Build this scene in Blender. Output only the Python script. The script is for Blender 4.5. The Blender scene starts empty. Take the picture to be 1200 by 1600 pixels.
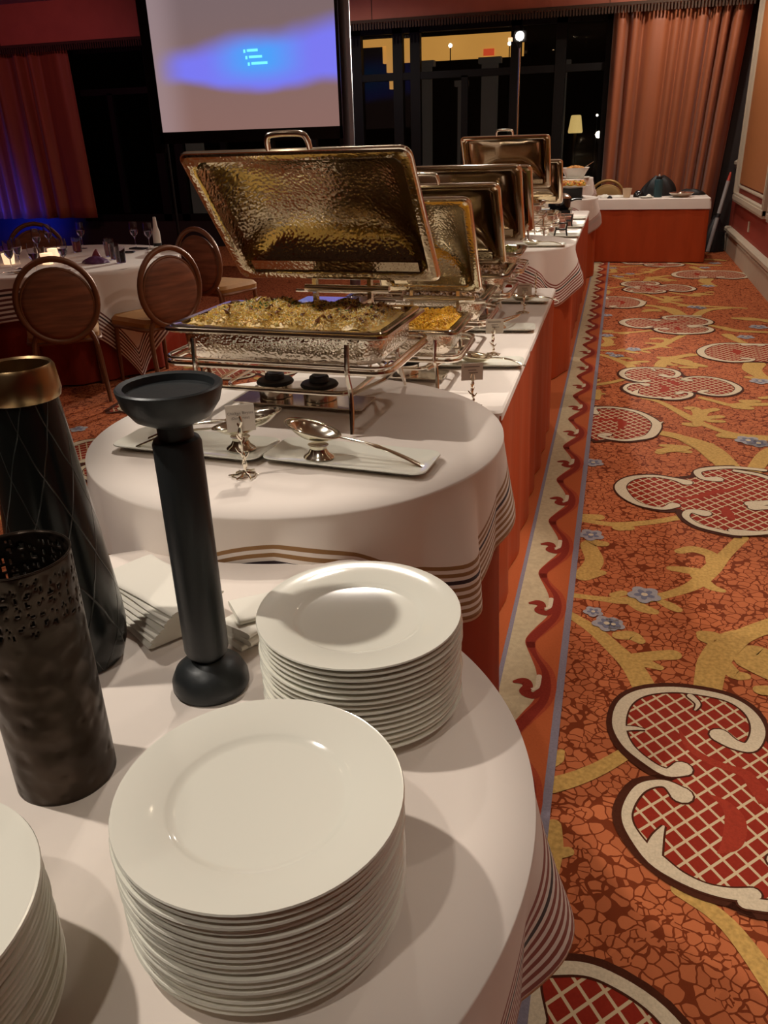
import bpy, bmesh, math, random
from math import sin, cos, pi, radians, sqrt, atan2, hypot
from mathutils import Vector, Matrix
random.seed(7)
S = bpy.context.scene
COL = S.collection

# ---------------------------------------------------------------- camera
cam_d = bpy.data.cameras.new('camera')
cam_d.sensor_fit = 'VERTICAL'; cam_d.sensor_height = 36.0; cam_d.lens = 1265.0 / 1600.0 * 36.0
cam_d.clip_start = 0.02; cam_d.clip_end = 100
cam = bpy.data.objects.new('camera', cam_d); COL.objects.link(cam)
_y, _p, _r = radians(15.8), radians(24.7), radians(-1.87)
_f = Vector((-sin(_y) * cos(_p), cos(_y) * cos(_p), -sin(_p)))
_R = Vector((cos(_y), sin(_y), 0)); _u = _R.cross(_f)
_r2 = _R * cos(_r) + _u * sin(_r); _u2 = -_R * sin(_r) + _u * cos(_r)
cam.matrix_world = Matrix(((_r2.x, _u2.x, -_f.x, 0), (_r2.y, _u2.y, -_f.y, 0), (_r2.z, _u2.z, -_f.z, 1.5), (0, 0, 0, 1)))
S.camera = cam

# ---------------------------------------------------------------- world, exposure
w = bpy.data.worlds.new('world'); S.world = w; w.use_nodes = True
w.node_tree.nodes['Background'].inputs[0].default_value = (1.0, 0.72, 0.5, 1)
w.node_tree.nodes['Background'].inputs[1].default_value = 0.012
S.view_settings.view_transform = 'Standard'; S.view_settings.look = 'None'
S.view_settings.gamma = 1.0; S.view_settings.use_curve_mapping = False
S.view_settings.exposure = 0.0

# ---------------------------------------------------------------- lamps of the room and added fill lamps
WARM = (1.0, 0.90, 0.79)
def lamp(kind, loc, power, color, rad=0.05, target=None, size=None, blend=0.5):
    d = bpy.data.lights.new('lamp', kind); d.energy = power; d.color = color
    d.shadow_soft_size = rad
    if kind == 'SPOT':
        d.spot_size = radians(size or 110); d.spot_blend = blend
    o = bpy.data.objects.new('lamp', d); COL.objects.link(o); o.location = loc
    if target is not None:
        o.rotation_euler = (Vector(target) - Vector(loc)).to_track_quat('-Z', 'Y').to_euler()
    return o
CEIL = 3.5
# x, y, power, aim x, aim y, cone
DOWN = [(-0.98, 3.35, 140, -1.02, 0.66, 24), (-1.25, 3.7, 70, -0.9, 3.2, 105), (-2.65, 2.1, 240, 0.0, 2.35, 28), (-1.95, 0.72, 205, -0.10, 0.52, 46), (-0.85, -0.55, 55, -0.38, 0.62, 56),
        (0.55, 4.6, 330, -0.66, 2.5, 20), (-1.15, 6.9, 120, -0.7, 6.0, 115), (-1.0, 10.4, 90, -0.7, 9.9, 115),
        (1.05, 2.4, 150, 0.80, 2.4, 58), (1.05, 5.4, 115, 0.75, 5.4, 64), (0.7, 8.7, 95, 0.65, 8.7, 155), (0.5, 11.1, 115, 0.5, 11.4, 158), (-3.6, 10.6, 80, -3.6, 10.9, 158), (0.8, 3.9, 45, 0.5, 3.9, 150),  # widest cones here: added fill for walls, curtain, valance and skirts
        (1.0, 0.2, 75, 0.85, 0.7, 50)]
for (x, y, pw, ax, ay, sz) in DOWN:
    lamp('SPOT', (x, y, CEIL - 0.03), pw, WARM, 0.045, (ax, ay, 0), sz, 0.6)
LED = (-1.356, 11.8, 2.625)
lamp('SPOT', (LED[0], LED[1] - 0.09, LED[2]), 1500, (1.0, 0.93, 0.80), 0.05, (-0.85, 1.0, 0.8), 60, 0.7)
# coloured stage wash at the left of the hall
lamp('SPOT', (-10.0, 11.3, 0.30), 110, (0.02, 0.04, 1.0), 0.08, (-10.1, 12.4, 0.5), 110, 0.8)
lamp('SPOT', (-7.6, 8.6, 3.3), 75, (0.85, 0.25, 0.36), 0.1, (-8.6, 12.3, 1.9), 80, 0.8)
lamp('SPOT', (-5.0, 3.8, 3.4), 30, (1.0, 0.47, 0.42), 0.08, (-4.0, 5.2, 0.7), 80, 0.8)

# ---------------------------------------------------------------- helpers
class MB:
    def __init__(s): s.v = []; s.f = []; s.a = []
    def add(s, vs, fs):
        o = len(s.v); s.v += [tuple(q) for q in vs]; s.f += [tuple(i + o for i in f) for f in fs]
        return s
    def box(s, c, d):
        x, y, z = c; a, b, e = d[0] / 2, d[1] / 2, d[2] / 2
        vs = [(x + i * a, y + j * b, z + k * e) for i in (-1, 1) for j in (-1, 1) for k in (-1, 1)]
        return s.add(vs, [(0, 1, 3, 2), (4, 6, 7, 5), (0, 4, 5, 1), (2, 3, 7, 6), (0, 2, 6, 4), (1, 5, 7, 3)])
    def tube(s, path, r, seg=8, closed=False):
        P = [Vector(p) for p in path]; n = len(P); vs = []; fs = []
        rs = r if isinstance(r, (list, tuple)) else [r] * n
        up = None
        for i in range(n):
            if closed: t = P[(i + 1) % n] - P[i - 1]
            else: t = P[min(i + 1, n - 1)] - P[max(i - 1, 0)]
            t.normalize()
            if up is None:
                up = Vector((0, 0, 1)) if abs(t.z) < 0.9 else Vector((1, 0, 0))
            sd = t.cross(up); 
            if sd.length < 1e-6: sd = t.cross(Vector((0, 1, 0)))
            sd.normalize(); up = sd.cross(t); up.normalize()
            for k in range(seg):
                a = 2 * pi * k / seg
                vs.append(P[i] + (sd * cos(a) + up * sin(a)) * rs[i])
        m = n if closed else n - 1
        for i in range(m):
            for k in range(seg):
                i2 = (i + 1) % n; k2 = (k + 1) % seg
                fs.append((i * seg + k, i * seg + k2, i2 * seg + k2, i2 * seg + k))
        if not closed:
            fs.append(tuple(range(seg))[::-1]); fs.append(tuple((n - 1) * seg + k for k in range(seg)))
        return s.add(vs, fs)
    def lathe(s, prof, seg=32, c=(0, 0, 0), sy=1.0):
        vs = []; fs = []; rings = []
        for (r, z) in prof:
            if r < 1e-6:
                rings.append([len(vs)]); vs.append((c[0], c[1], c[2] + z))
            else:
                rings.append(list(range(len(vs), len(vs) + seg)))
                for k in range(seg):
                    a = 2 * pi * k / seg; vs.append((c[0] + r * cos(a), c[1] + r * sy * sin(a), c[2] + z))
        for A, B in zip(rings, rings[1:]):
            for k in range(seg):
                k2 = (k + 1) % seg
                if len(A) == 1 and len(B) == 1: continue
                if len(A) == 1: fs.append((A[0], B[k2], B[k]))
                elif len(B) == 1: fs.append((A[k], A[k2], B[0]))
                else: fs.append((A[k], A[k2], B[k2], B[k]))
        return s.add(vs, fs)
    def loft(s, secs, cap0=False, cap1=False):
        n = len(secs[0]); vs = [p for q in secs for p in q]; fs = []
        for i in range(len(secs) - 1):
            for k in range(n):
                k2 = (k + 1) % n
                fs.append((i * n + k, i * n + k2, (i + 1) * n + k2, (i + 1) * n + k))
        if cap0: fs.append(tuple(range(n))[::-1])
        if cap1: fs.append(tuple((len(secs) - 1) * n + k for k in range(n)))
        return s.add(vs, fs)
    def grid(s, fn, nu, nv, cu=False):
        vs = []; fs = []
        for i in range(nu):
            for j in range(nv): vs.append(fn(i, j))
        for i in range(nu if cu else nu - 1):
            for j in range(nv - 1):
                i2 = (i + 1) % nu
                fs.append((i * nv + j, i2 * nv + j, i2 * nv + j + 1, i * nv + j + 1))
        return s.add(vs, fs)
    def xf(s, M):
        s.v = [tuple(M @ Vector(p)) for p in s.v]; return s
    def mesh(s, name, mat, smooth=True, ang=38):
        me = bpy.data.meshes.new(name); me.from_pydata(s.v, [], s.f); me.update()
        bm = bmesh.new(); bm.from_mesh(me); bmesh.ops.recalc_face_normals(bm, faces=bm.faces); bm.to_mesh(me); bm.free()
        if mat: me.materials.append(mat)
        if smooth:
            for p in me.polygons: p.use_smooth = True
            me.set_sharp_from_angle(angle=radians(ang))
        return me
    def build(s, name, mat, parent=None, smooth=True, ang=38):
        return link(name, s.mesh(name, mat, smooth, ang), parent)
def link(name, me, parent=None):
    o = bpy.data.objects.new(name, me); COL.objects.link(o)
    if parent is not None: o.parent = parent
    return o
def tag(o, label, cat, group=None):
    o['label'] = label; o['category'] = cat
    if group: o['group'] = group
    return o
def thing(name, label, cat, loc=(0, 0, 0), rz=0.0, group=None):
    o = bpy.data.objects.new(name, None); COL.objects.link(o); o.empty_display_size = 0.05
    o.location = loc; o.rotation_euler = (0, 0, rz)
    return tag(o, label, cat, group)
def struct(o): o['kind'] = 'structure'; return o
def stuff(o): o['kind'] = 'stuff'; return o
def copy_tree(o, parent=None):
    c = o.copy(); COL.objects.link(c); c.parent = parent
    for ch in list(o.children): copy_tree(ch, c)
    return c
def rrect(a, b, cr, z, n=5):
    pts = []
    for (sx, sy, a0) in ((1, 1, 0), (-1, 1, 90), (-1, -1, 180), (1, -1, 270)):
        for k in range(n + 1):
            t = radians(a0 + 90 * k / n)
            pts.append((sx * (a - cr) + cr * cos(t), sy * (b - cr) + cr * sin(t), z))
    return pts
def smoothpts(pts, sub=5):
    n = len(pts); out = []
    if n < 3: return [tuple(p) for p in pts]
    for i in range(n - 1):
        p0, p1, p2, p3 = pts[max(i - 1, 0)], pts[i], pts[i + 1], pts[min(i + 2, n - 1)]
        for k in range(sub):
            t = k / sub
            out.append(tuple(0.5 * (2 * b + (c - a) * t + (2 * a - 5 * b + 4 * c - d) * t * t + (3 * b - a - 3 * c + d) * t ** 3)
                             for a, b, c, d in zip(p0, p1, p2, p3)))
    out.append(tuple(pts[-1])); return out

# ---------------------------------------------------------------- materials
def newmat(name):
    m = bpy.data.materials.new(name); m.use_nodes = True
    nt = m.node_tree; return m, nt, nt.nodes['Principled BSDF']
def nd(nt, t, **kw):
    n = nt.nodes.new(t)
    for k, v in kw.items(): setattr(n, k, v)
    return n
def setin(n, **kw):
    for k, v in kw.items():
        n.inputs[k.replace('_', ' ')].default_value = v
def rgba(c): return (c[0], c[1], c[2], 1.0)
def mat(name, col, rough=0.6, metal=0.0, bump=None, var=0.0, vscale=8.0, sheen=0.0, coat=0.0, emit=None, es=0.0, alpha=None, trans=0.0, kind='noise', detail=3.0, stretch=None, spec=0.5, ior=None):
    m, nt, b = newmat(name)
    b.inputs['Base Color'].default_value = rgba(col); b.inputs['Roughness'].default_value = rough
    b.inputs['Metallic'].default_value = metal; b.inputs['Specular IOR Level'].default_value = spec
    if sheen: b.inputs['Sheen Weight'].default_value = sheen; b.inputs['Sheen Roughness'].default_value = 0.4
    if coat: b.inputs['Coat Weight'].default_value = coat; b.inputs['Coat Roughness'].default_value = 0.05
    if trans: b.inputs['Transmission Weight'].default_value = trans
    if ior: b.inputs['IOR'].default_value = ior
    if emit: b.inputs['Emission Color'].default_value = rgba(emit); b.inputs['Emission Strength'].default_value = es
    tc = None
    if var or bump:
        tc = nd(nt, 'ShaderNodeTexCoord')
        src = tc.outputs['Object']
        if stretch:
            mp = nd(nt, 'ShaderNodeMapping'); mp.inputs['Scale'].default_value = stretch
            nt.links.new(src, mp.inputs[0]); src = mp.outputs[0]
    if var:
        no = nd(nt, 'ShaderNodeTexNoise'); setin(no, Scale=vscale, Detail=detail)
        nt.links.new(src, no.inputs['Vector'])
        cr = nd(nt, 'ShaderNodeValToRGB')
        cr.color_ramp.elements[0].position = 0.3; cr.color_ramp.elements[1].position = 0.7
        cr.color_ramp.elements[0].color = rgba([max(0, c * (1 - var)) for c in col])
        cr.color_ramp.elements[1].color = rgba([min(1, c * (1 + var)) for c in col])
        nt.links.new(no.outputs['Fac'], cr.inputs[0]); nt.links.new(cr.outputs[0], b.inputs['Base Color'])
    if bump:
        bs, strength, dist = bump
        if kind == 'voronoi':
            t = nd(nt, 'ShaderNodeTexVoronoi', feature='SMOOTH_F1'); setin(t, Scale=bs); out = t.outputs['Distance']
        else:
            t = nd(nt, 'ShaderNodeTexNoise'); setin(t, Scale=bs, Detail=detail); out = t.outputs['Fac']
        nt.links.new(src, t.inputs['Vector'])
        bp = nd(nt, 'ShaderNodeBump'); setin(bp, Strength=strength, Distance=dist)
        nt.links.new(out, bp.inputs['Height']); nt.links.new(bp.outputs[0], b.inputs['Normal'])
    return m
def mth(nt, op, a, b=None, c=None):
    n = nd(nt, 'ShaderNodeMath', operation=op)
    for i, q in enumerate((a, b, c)):
        if q is None: continue
        if isinstance(q, (int, float)): n.inputs[i].default_value = q
        else: nt.links.new(q, n.inputs[i])
    return n.outputs[0]
def mixc(nt, fac, a, b):
    n = nd(nt, 'ShaderNodeMix', data_type='RGBA')
    if isinstance(fac, (int, float)): n.inputs[0].default_value = fac
    else: nt.links.new(fac, n.inputs[0])
    for i, q in ((6, a), (7, b)):
        if isinstance(q, tuple): n.inputs[i].default_value = rgba(q)
        else: nt.links.new(q, n.inputs[i])
    return n.outputs[2]
M = {}
LINEN = (0.78, 0.70, 0.63)
M['linen'] = mat('linen', LINEN, 0.85, var=0.03, vscale=5, bump=(18, 0.12, 0.004), sheen=0.15)
M['napkin'] = mat('napkin', (0.80, 0.77, 0.68), 0.85, bump=(160, 0.1, 0.001), sheen=0.2)
M['porcelain'] = mat('porcelain', (0.86, 0.85, 0.75), 0.10, coat=0.3)
M['chrome'] = mat('chrome', (0.88, 0.82, 0.72), 0.15, 1.0)
M['silver'] = mat('silver', (0.90, 0.85, 0.72), 0.14, 1.0)
M['hammered'] = mat('hammered', (0.84, 0.77, 0.66), 0.15, 1.0, bump=(150, 0.55, 0.003), kind='voronoi')
M['lid_metal'] = mat('lid_metal', (0.62, 0.53, 0.36), 0.17, 1.0, bump=(120, 0.42, 0.003), kind='voronoi')
M['lid_plain'] = mat('lid_plain', (0.66, 0.56, 0.42), 0.13, 1.0, bump=(9, 0.12, 0.004))
M['black_iron'] = mat('black_iron', (0.026, 0.030, 0.032), 0.40, 0.3, bump=(110, 0.25, 0.001))
M['dark_glass'] = None
M['brass'] = mat('brass', (0.42, 0.29, 0.15), 0.28, 1.0, bump=(26, 0.5, 0.004), kind='voronoi')
M['bronze'] = mat('bronze', (0.055, 0.040, 0.030), 0.40, 0.85, bump=(48, 0.9, 0.006), kind='voronoi', var=0.25, vscale=20)
M['satin'] = mat('satin', (0.44, 0.066, 0.016), 0.55, var=0.10, vscale=3, bump=(7, 0.25, 0.01), spec=0.2, stretch=(3, 3, 0.4))
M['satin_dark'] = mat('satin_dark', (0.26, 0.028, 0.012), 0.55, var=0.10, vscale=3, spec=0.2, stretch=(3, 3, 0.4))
M['curtain'] = mat('curtain', (0.30, 0.082, 0.028), 0.6, var=0.12, vscale=2.5, sheen=0.25, stretch=(4, 4, 0.3))
M['valance'] = mat('valance', (0.50, 0.15, 0.09), 0.7, var=0.06, vscale=4)
M['fringe'] = mat('fringe', (0.06, 0.028, 0.014), 0.8)
M['wallpaper'] = mat('wallpaper', (0.28, 0.030, 0.012), 0.65, var=0.06, vscale=30)
M['wall_panel'] = mat('wall_panel', (0.36, 0.125, 0.034), 0.6, var=0.08, vscale=14, stretch=(1, 6, 1))
M['trim'] = mat('trim', (0.50, 0.42, 0.31), 0.5, var=0.04, vscale=12)
M['window_frame'] = mat('window_frame', (0.006, 0.004, 0.003), 0.6, spec=0.2)
M['pane'] = mat('pane', (0.75, 0.72, 0.68), 0.02, trans=1.0, ior=1.2)
M['ceiling'] = mat('ceiling', (0.40, 0.32, 0.24), 0.8, var=0.03, vscale=2)
M['back_wall'] = mat('back_wall', (0.13, 0.06, 0.035), 0.7, var=0.08, vscale=2)
M['dark_wall'] = mat('dark_wall', (0.02, 0.012, 0.010), 0.6)
M['black'] = mat('black', (0.006, 0.006, 0.007), 0.5)
M['black_gloss'] = mat('black_gloss', (0.008, 0.008, 0.009), 0.18)
M['pole'] = mat('pole', (0.16, 0.16, 0.19), 0.32, 0.8)
M['glass'] = mat('glass', (0.95, 0.95, 1.0), 0.02, trans=1.0, ior=1.3)
M['chair_frame'] = mat('chair_frame', (0.17, 0.065, 0.026), 0.42, 0.25)
M['chair_pad'] = mat('chair_pad', (0.20, 0.070, 0.030), 0.75, var=0.35, vscale=6, stretch=(0.6, 0.6, 6))
M['chair_seat'] = mat('chair_seat', (0.32, 0.15, 0.035), 0.75, var=0.1, vscale=9)
M['gold_frame'] = mat('gold_frame', (0.36, 0.21, 0.07), 0.4, 0.5)
M['card'] = mat('card', (0.72, 0.66, 0.57), 0.7)
M['ink'] = mat('ink', (0.05, 0.045, 0.04), 0.8)
M['grey_ink'] = mat('grey_ink', (0.26, 0.22, 0.19), 0.8)
M['bulb'] = mat('bulb', (1, 1, 1), 0.5, emit=(1.0, 0.92, 0.78), es=120)
M['down_bulb'] = mat('down_bulb', (1, 1, 1), 0.5, emit=(1.0, 0.80, 0.55), es=30)
M['votive'] = mat('votive', (0.9, 0.8, 0.65), 0.4, emit=(1.0, 0.62, 0.36), es=1.1)
M['outside_lit'] = mat('outside_lit', (0.5, 0.3, 0.08), 0.8, emit=(1.0, 0.50, 0.11), es=0.55, var=0.06, vscale=3)  # emission stands in for the light falling on the soffit and bracket
M['outside_lamp'] = mat('outside_lamp', (1, 0.8, 0.4), 0.5, emit=(1.0, 0.72, 0.25), es=0.6)
M['outside_star'] = mat('outside_star', (1, 1, 1), 0.5, emit=(1.0, 0.95, 0.8), es=6)
M['outside_column'] = mat('outside_column', (0.10, 0.085, 0.07), 0.8, emit=(0.5, 0.42, 0.34), es=0.03)  # faint emission stands in for light on the columns
M['outside_dark'] = mat('outside_dark', (0.008, 0.006, 0.005), 0.9)
M['blue_lamp'] = mat('blue_lamp', (0, 0, 0.2), 0.5, emit=(0.01, 0.03, 1.0), es=14)
M['exit_red'] = mat('exit_red', (0.3, 0.02, 0.01), 0.5, emit=(1.0, 0.12, 0.04), es=0.6)

def diamond_glass():
    # dark green-black glass with thin raised net of lozenges
    m, nt, b = newmat('dark_glass')
    b.inputs['Roughness'].default_value = 0.22; b.inputs['Specular IOR Level'].default_value = 0.45
    tc = nd(nt, 'ShaderNodeTexCoord'); sx = nd(nt, 'ShaderNodeSeparateXYZ'); nt.links.new(tc.outputs['Object'], sx.inputs[0])
    ang = mth(nt, 'MULTIPLY', mth(nt, 'ARCTAN2', sx.outputs[1], sx.outputs[0]), 8 / (2 * pi))
    h = mth(nt, 'MULTIPLY', sx.outputs[2], 7.5)
    wob = nd(nt, 'ShaderNodeTexNoise'); setin(wob, Scale=14.0, Detail=1.0); nt.links.new(tc.outputs['Object'], wob.inputs['Vector'])
    wv = mth(nt, 'MULTIPLY', mth(nt, 'SUBTRACT', wob.outputs['Fac'], 0.5), 0.22)
    def line(sgn):
        q = mth(nt, 'ADD', mth(nt, 'ADD', ang, mth(nt, 'MULTIPLY', h, sgn)), wv)
        return mth(nt, 'ABSOLUTE', mth(nt, 'SUBTRACT', mth(nt, 'FRACT', q), 0.5))
    d = mth(nt, 'MINIMUM', line(1.0), line(-1.0))
    mr = nd(nt, 'ShaderNodeMapRange'); setin(mr, From_Min=0.0, From_Max=0.03, To_Min=1.0, To_Max=0.0); nt.links.new(d, mr.inputs[0])
    nt.links.new(mixc(nt, mr.outputs[0], (0.006, 0.008, 0.007), (0.040, 0.044, 0.040)), b.inputs['Base Color'])
    bp = nd(nt, 'ShaderNodeBump'); setin(bp, Strength=0.5, Distance=0.003); nt.links.new(mr.outputs[0], bp.inputs['Height']); nt.links.new(bp.outputs[0], b.inputs['Normal'])
    return m
M['dark_glass'] = diamond_glass()

def striped_cloth(name, stripe, dark, pitch=0.0175, count=8, edge=0.006, ndark=5):
    m, nt, b = newmat(name)
    b.inputs['Roughness'].default_value = 0.85; b.inputs['Sheen Weight'].default_value = 0.15
    at = nd(nt, 'ShaderNodeAttribute', attribute_name='hem')
    h = mth(nt, 'SUBTRACT', at.outputs['Fac'], edge)
    fr = mth(nt, 'FRACT', mth(nt, 'DIVIDE', h, pitch))
    on = mth(nt, 'LESS_THAN', fr, 0.52)
    inr = mth(nt, 'MULTIPLY', mth(nt, 'GREATER_THAN', h, 0.0), mth(nt, 'LESS_THAN', h, pitch * count))
    idx = mth(nt, 'FLOOR', mth(nt, 'DIVIDE', h, pitch))
    isd = mth(nt, 'COMPARE', idx, float(ndark), 0.4)
    sc = mixc(nt, isd, stripe, dark)
    tc = nd(nt, 'ShaderNodeTexCoord'); no = nd(nt, 'ShaderNodeTexNoise'); setin(no, Scale=6.0, Detail=3.0); nt.links.new(tc.outputs['Object'], no.inputs['Vector'])
    base = mixc(nt, no.outputs['Fac'], tuple(c * 0.96 for c in LINEN), tuple(min(1, c * 1.03) for c in LINEN))
    nt.links.new(mixc(nt, mth(nt, 'MULTIPLY', on, inr), base, sc), b.inputs['Base Color'])
    no2 = nd(nt, 'ShaderNodeTexNoise'); setin(no2, Scale=22.0, Detail=2.0); nt.links.new(tc.outputs['Object'], no2.inputs['Vector'])
    bp = nd(nt, 'ShaderNodeBump'); setin(bp, Strength=0.10, Distance=0.004); nt.links.new(no2.outputs['Fac'], bp.inputs['Height']); nt.links.new(bp.outputs[0], b.inputs['Normal'])
    return m
M['cloth_red'] = striped_cloth('cloth_red', (0.26, 0.055, 0.035), (0.02, 0.010, 0.012))
M['cloth_gold'] = striped_cloth('cloth_gold', (0.30, 0.155, 0.055), (0.03, 0.012, 0.016))
M['cloth_dining'] = striped_cloth('cloth_dining', (0.14, 0.04, 0.03), (0.04, 0.015, 0.015), pitch=0.03, count=7, edge=0.012)
# ---------------------------------------------------------------- carpet
def carpet_field():
    m, nt, b = newmat('carpet_field'); b.inputs['Roughness'].default_value = 0.95; b.inputs['Specular IOR Level'].default_value = 0.1
    tc = nd(nt, 'ShaderNodeTexCoord')
    def cells(scale):
        v = nd(nt, 'ShaderNodeTexVoronoi', feature='DISTANCE_TO_EDGE'); setin(v, Scale=scale, Randomness=0.95)
        c = nd(nt, 'ShaderNodeTexVoronoi', feature='F1'); setin(c, Scale=scale, Randomness=0.95)
        wb = nd(nt, 'ShaderNodeTexNoise'); setin(wb, Scale=30.0, Detail=1.0)
        nt.links.new(tc.outputs['Object'], wb.inputs['Vector'])
        vm = nd(nt, 'ShaderNodeVectorMath', operation='MULTIPLY_ADD'); vm.inputs[1].default_value = (0.02, 0.02, 0)
        nt.links.new(wb.outputs['Color'], vm.inputs[0]); nt.links.new(tc.outputs['Object'], vm.inputs[2])
        nt.links.new(vm.outputs[0], v.inputs['Vector']); nt.links.new(vm.outputs[0], c.inputs['Vector'])
        return v.outputs['Distance'], c.outputs['Color'], c.outputs['Distance']
    d1, c1, f1 = cells(31.0); d2, c2, f2 = cells(44.0)
    no = nd(nt, 'ShaderNodeTexNoise'); setin(no, Scale=7.0, Detail=1.0); nt.links.new(tc.outputs['Object'], no.inputs['Vector'])
    pick = mth(nt, 'GREATER_THAN', no.outputs['Fac'], 0.57)
    e1 = mth(nt, 'MULTIPLY', mth(nt, 'GREATER_THAN', d1, 0.050), mth(nt, 'LESS_THAN', f1, 0.74)); e2 = mth(nt, 'MULTIPLY', mth(nt, 'GREATER_THAN', d2, 0.06), mth(nt, 'LESS_THAN', f2, 0.72))
    on = mth(nt, 'ADD', mth(nt, 'MULTIPLY', e1, mth(nt, 'SUBTRACT', 1.0, pick)), mth(nt, 'MULTIPLY', e2, pick))
    sep = nd(nt, 'ShaderNodeSeparateColor'); nt.links.new(c1, sep.inputs[0])
    peb = mixc(nt, sep.outputs[0], (0.36, 0.098, 0.036), (0.44, 0.125, 0.046))
    nt.links.new(mixc(nt, on, (0.150, 0.028, 0.008), peb), b.inputs['Base Color'])
    fz = nd(nt, 'ShaderNodeTexNoise'); setin(fz, Scale=420.0, Detail=2.0); nt.links.new(tc.outputs['Object'], fz.inputs['Vector'])
    bp = nd(nt, 'ShaderNodeBump'); setin(bp, Strength=0.4, Distance=0.002); nt.links.new(fz.outputs['Fac'], bp.inputs['Height']); nt.links.new(bp.outputs[0], b.inputs['Normal'])
    return m
def pile(name, col, var=0.12, sc=160):
    return mat(name, col, 0.95, var=var, vscale=sc, bump=(420, 0.4, 0.002), spec=0.1)
M['carpet'] = carpet_field()
M['c_cream'] = pile('c_cream', (0.52, 0.42, 0.29)); M['c_gold'] = pile('c_gold', (0.44, 0.26, 0.075), 0.22, 90)
M['c_red'] = pile('c_red', (0.27, 0.030, 0.014)); M['c_dark_edge'] = pile('c_dark_edge', (0.055, 0.014, 0.006))  # the dark edging is part of the carpet print
M['c_blue'] = pile('c_blue', (0.30, 0.27, 0.27)); M['c_navy'] = pile('c_navy', (0.15, 0.145, 0.19))
M['c_orange'] = pile('c_orange', (0.37, 0.085, 0.026), 0.06); M['c_beige'] = pile('c_beige', (0.42, 0.33, 0.20), 0.1, 60)
M['c_line'] = pile('c_line', (0.20, 0.17, 0.20)); M['c_maroon'] = pile('c_maroon', (0.19, 0.022, 0.012)); M['c_brown'] = pile('c_brown', (0.30, 0.05, 0.02))
def lattice():
    m, nt, b = newmat('c_lattice'); b.inputs['Roughness'].default_value = 0.95; b.inputs['Specular IOR Level'].default_value = 0.1
    tc = nd(nt, 'ShaderNodeTexCoord'); sx = nd(nt, 'ShaderNodeSeparateXYZ'); nt.links.new(tc.outputs['Object'], sx.inputs[0])
    def ln(a, b2, s):
        q = mth(nt, 'ADD', mth(nt, 'MULTIPLY', sx.outputs[0], a / s), mth(nt, 'MULTIPLY', sx.outputs[1], b2 / s))
        return mth(nt, 'LESS_THAN', mth(nt, 'FRACT', q), 0.17)
    on = mth(nt, 'MAXIMUM', ln(0.80, 0.60, 0.040), ln(-0.72, 0.69, 0.040))
    no = nd(nt, 'ShaderNodeTexNoise'); setin(no, Scale=160.0); nt.links.new(tc.outputs['Object'], no.inputs['Vector'])
    red = mixc(nt, no.outputs['Fac'], (0.19, 0.016, 0.008), (0.26, 0.024, 0.011))
    nt.links.new(mixc(nt, on, red, (0.50, 0.37, 0.22)), b.inputs['Base Color'])
    return m
M['c_lattice'] = lattice()

def flat_poly(pts, z): return MB().add([(x, y, z) for x, y in pts], [tuple(range(len(pts)))])
def ribbon(pts, ws, z, sub=6, cap=True):
    P = smoothpts([(p[0], p[1], w_) for p, w_ in zip(pts, ws)], sub)
    L = []; Rr = []
    n = len(P)
    for i in range(n):
        a = P[max(i - 1, 0)]; c = P[min(i + 1, n - 1)]
        dx, dy = c[0] - a[0], c[1] - a[1]; l = hypot(dx, dy) or 1
        nx, ny = -dy / l, dx / l; h = max(P[i][2], 0.002) / 2
        L.append((P[i][0] + nx * h, P[i][1] + ny * h, z)); Rr.append((P[i][0] - nx * h, P[i][1] - ny * h, z))
    mb = MB(); mb.add(L + Rr, [(i, i + 1, n + i + 1, n + i) for i in range(n - 1)])
    if cap:
        for i, p in ((0, P[0]), (n - 1, P[-1])):
            if p[2] > 0.015:
                k = 12; r = p[2] / 2
                mb.add([(p[0] + r * cos(2 * pi * j / k), p[1] + r * sin(2 * pi * j / k), z + 0.00012) for j in range(k)], [tuple(range(k))])
    return mb
def grow(pts, d):
    # outline pushed outward by d and shifted: the dark edge of a medallion
    n = len(pts); A = sum(pts[i][0] * pts[(i + 1) % n][1] - pts[(i + 1) % n][0] * pts[i][1] for i in range(n)); sg = 1 if A > 0 else -1
    out = []
    for i in range(n):
        a = pts[i - 1]; c = pts[(i + 1) % n]; dx, dy = c[0] - a[0], c[1] - a[1]; l = hypot(dx, dy) or 1
        out.append((pts[i][0] + sg * dy / l * d, pts[i][1] - sg * dx / l * d))
    return out
def smooth_closed(pts, sub=4):
    n = len(pts); q = smoothpts(pts[-2:] + pts + pts[:2], sub); return q[2 * sub: 2 * sub + n * sub]
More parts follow.
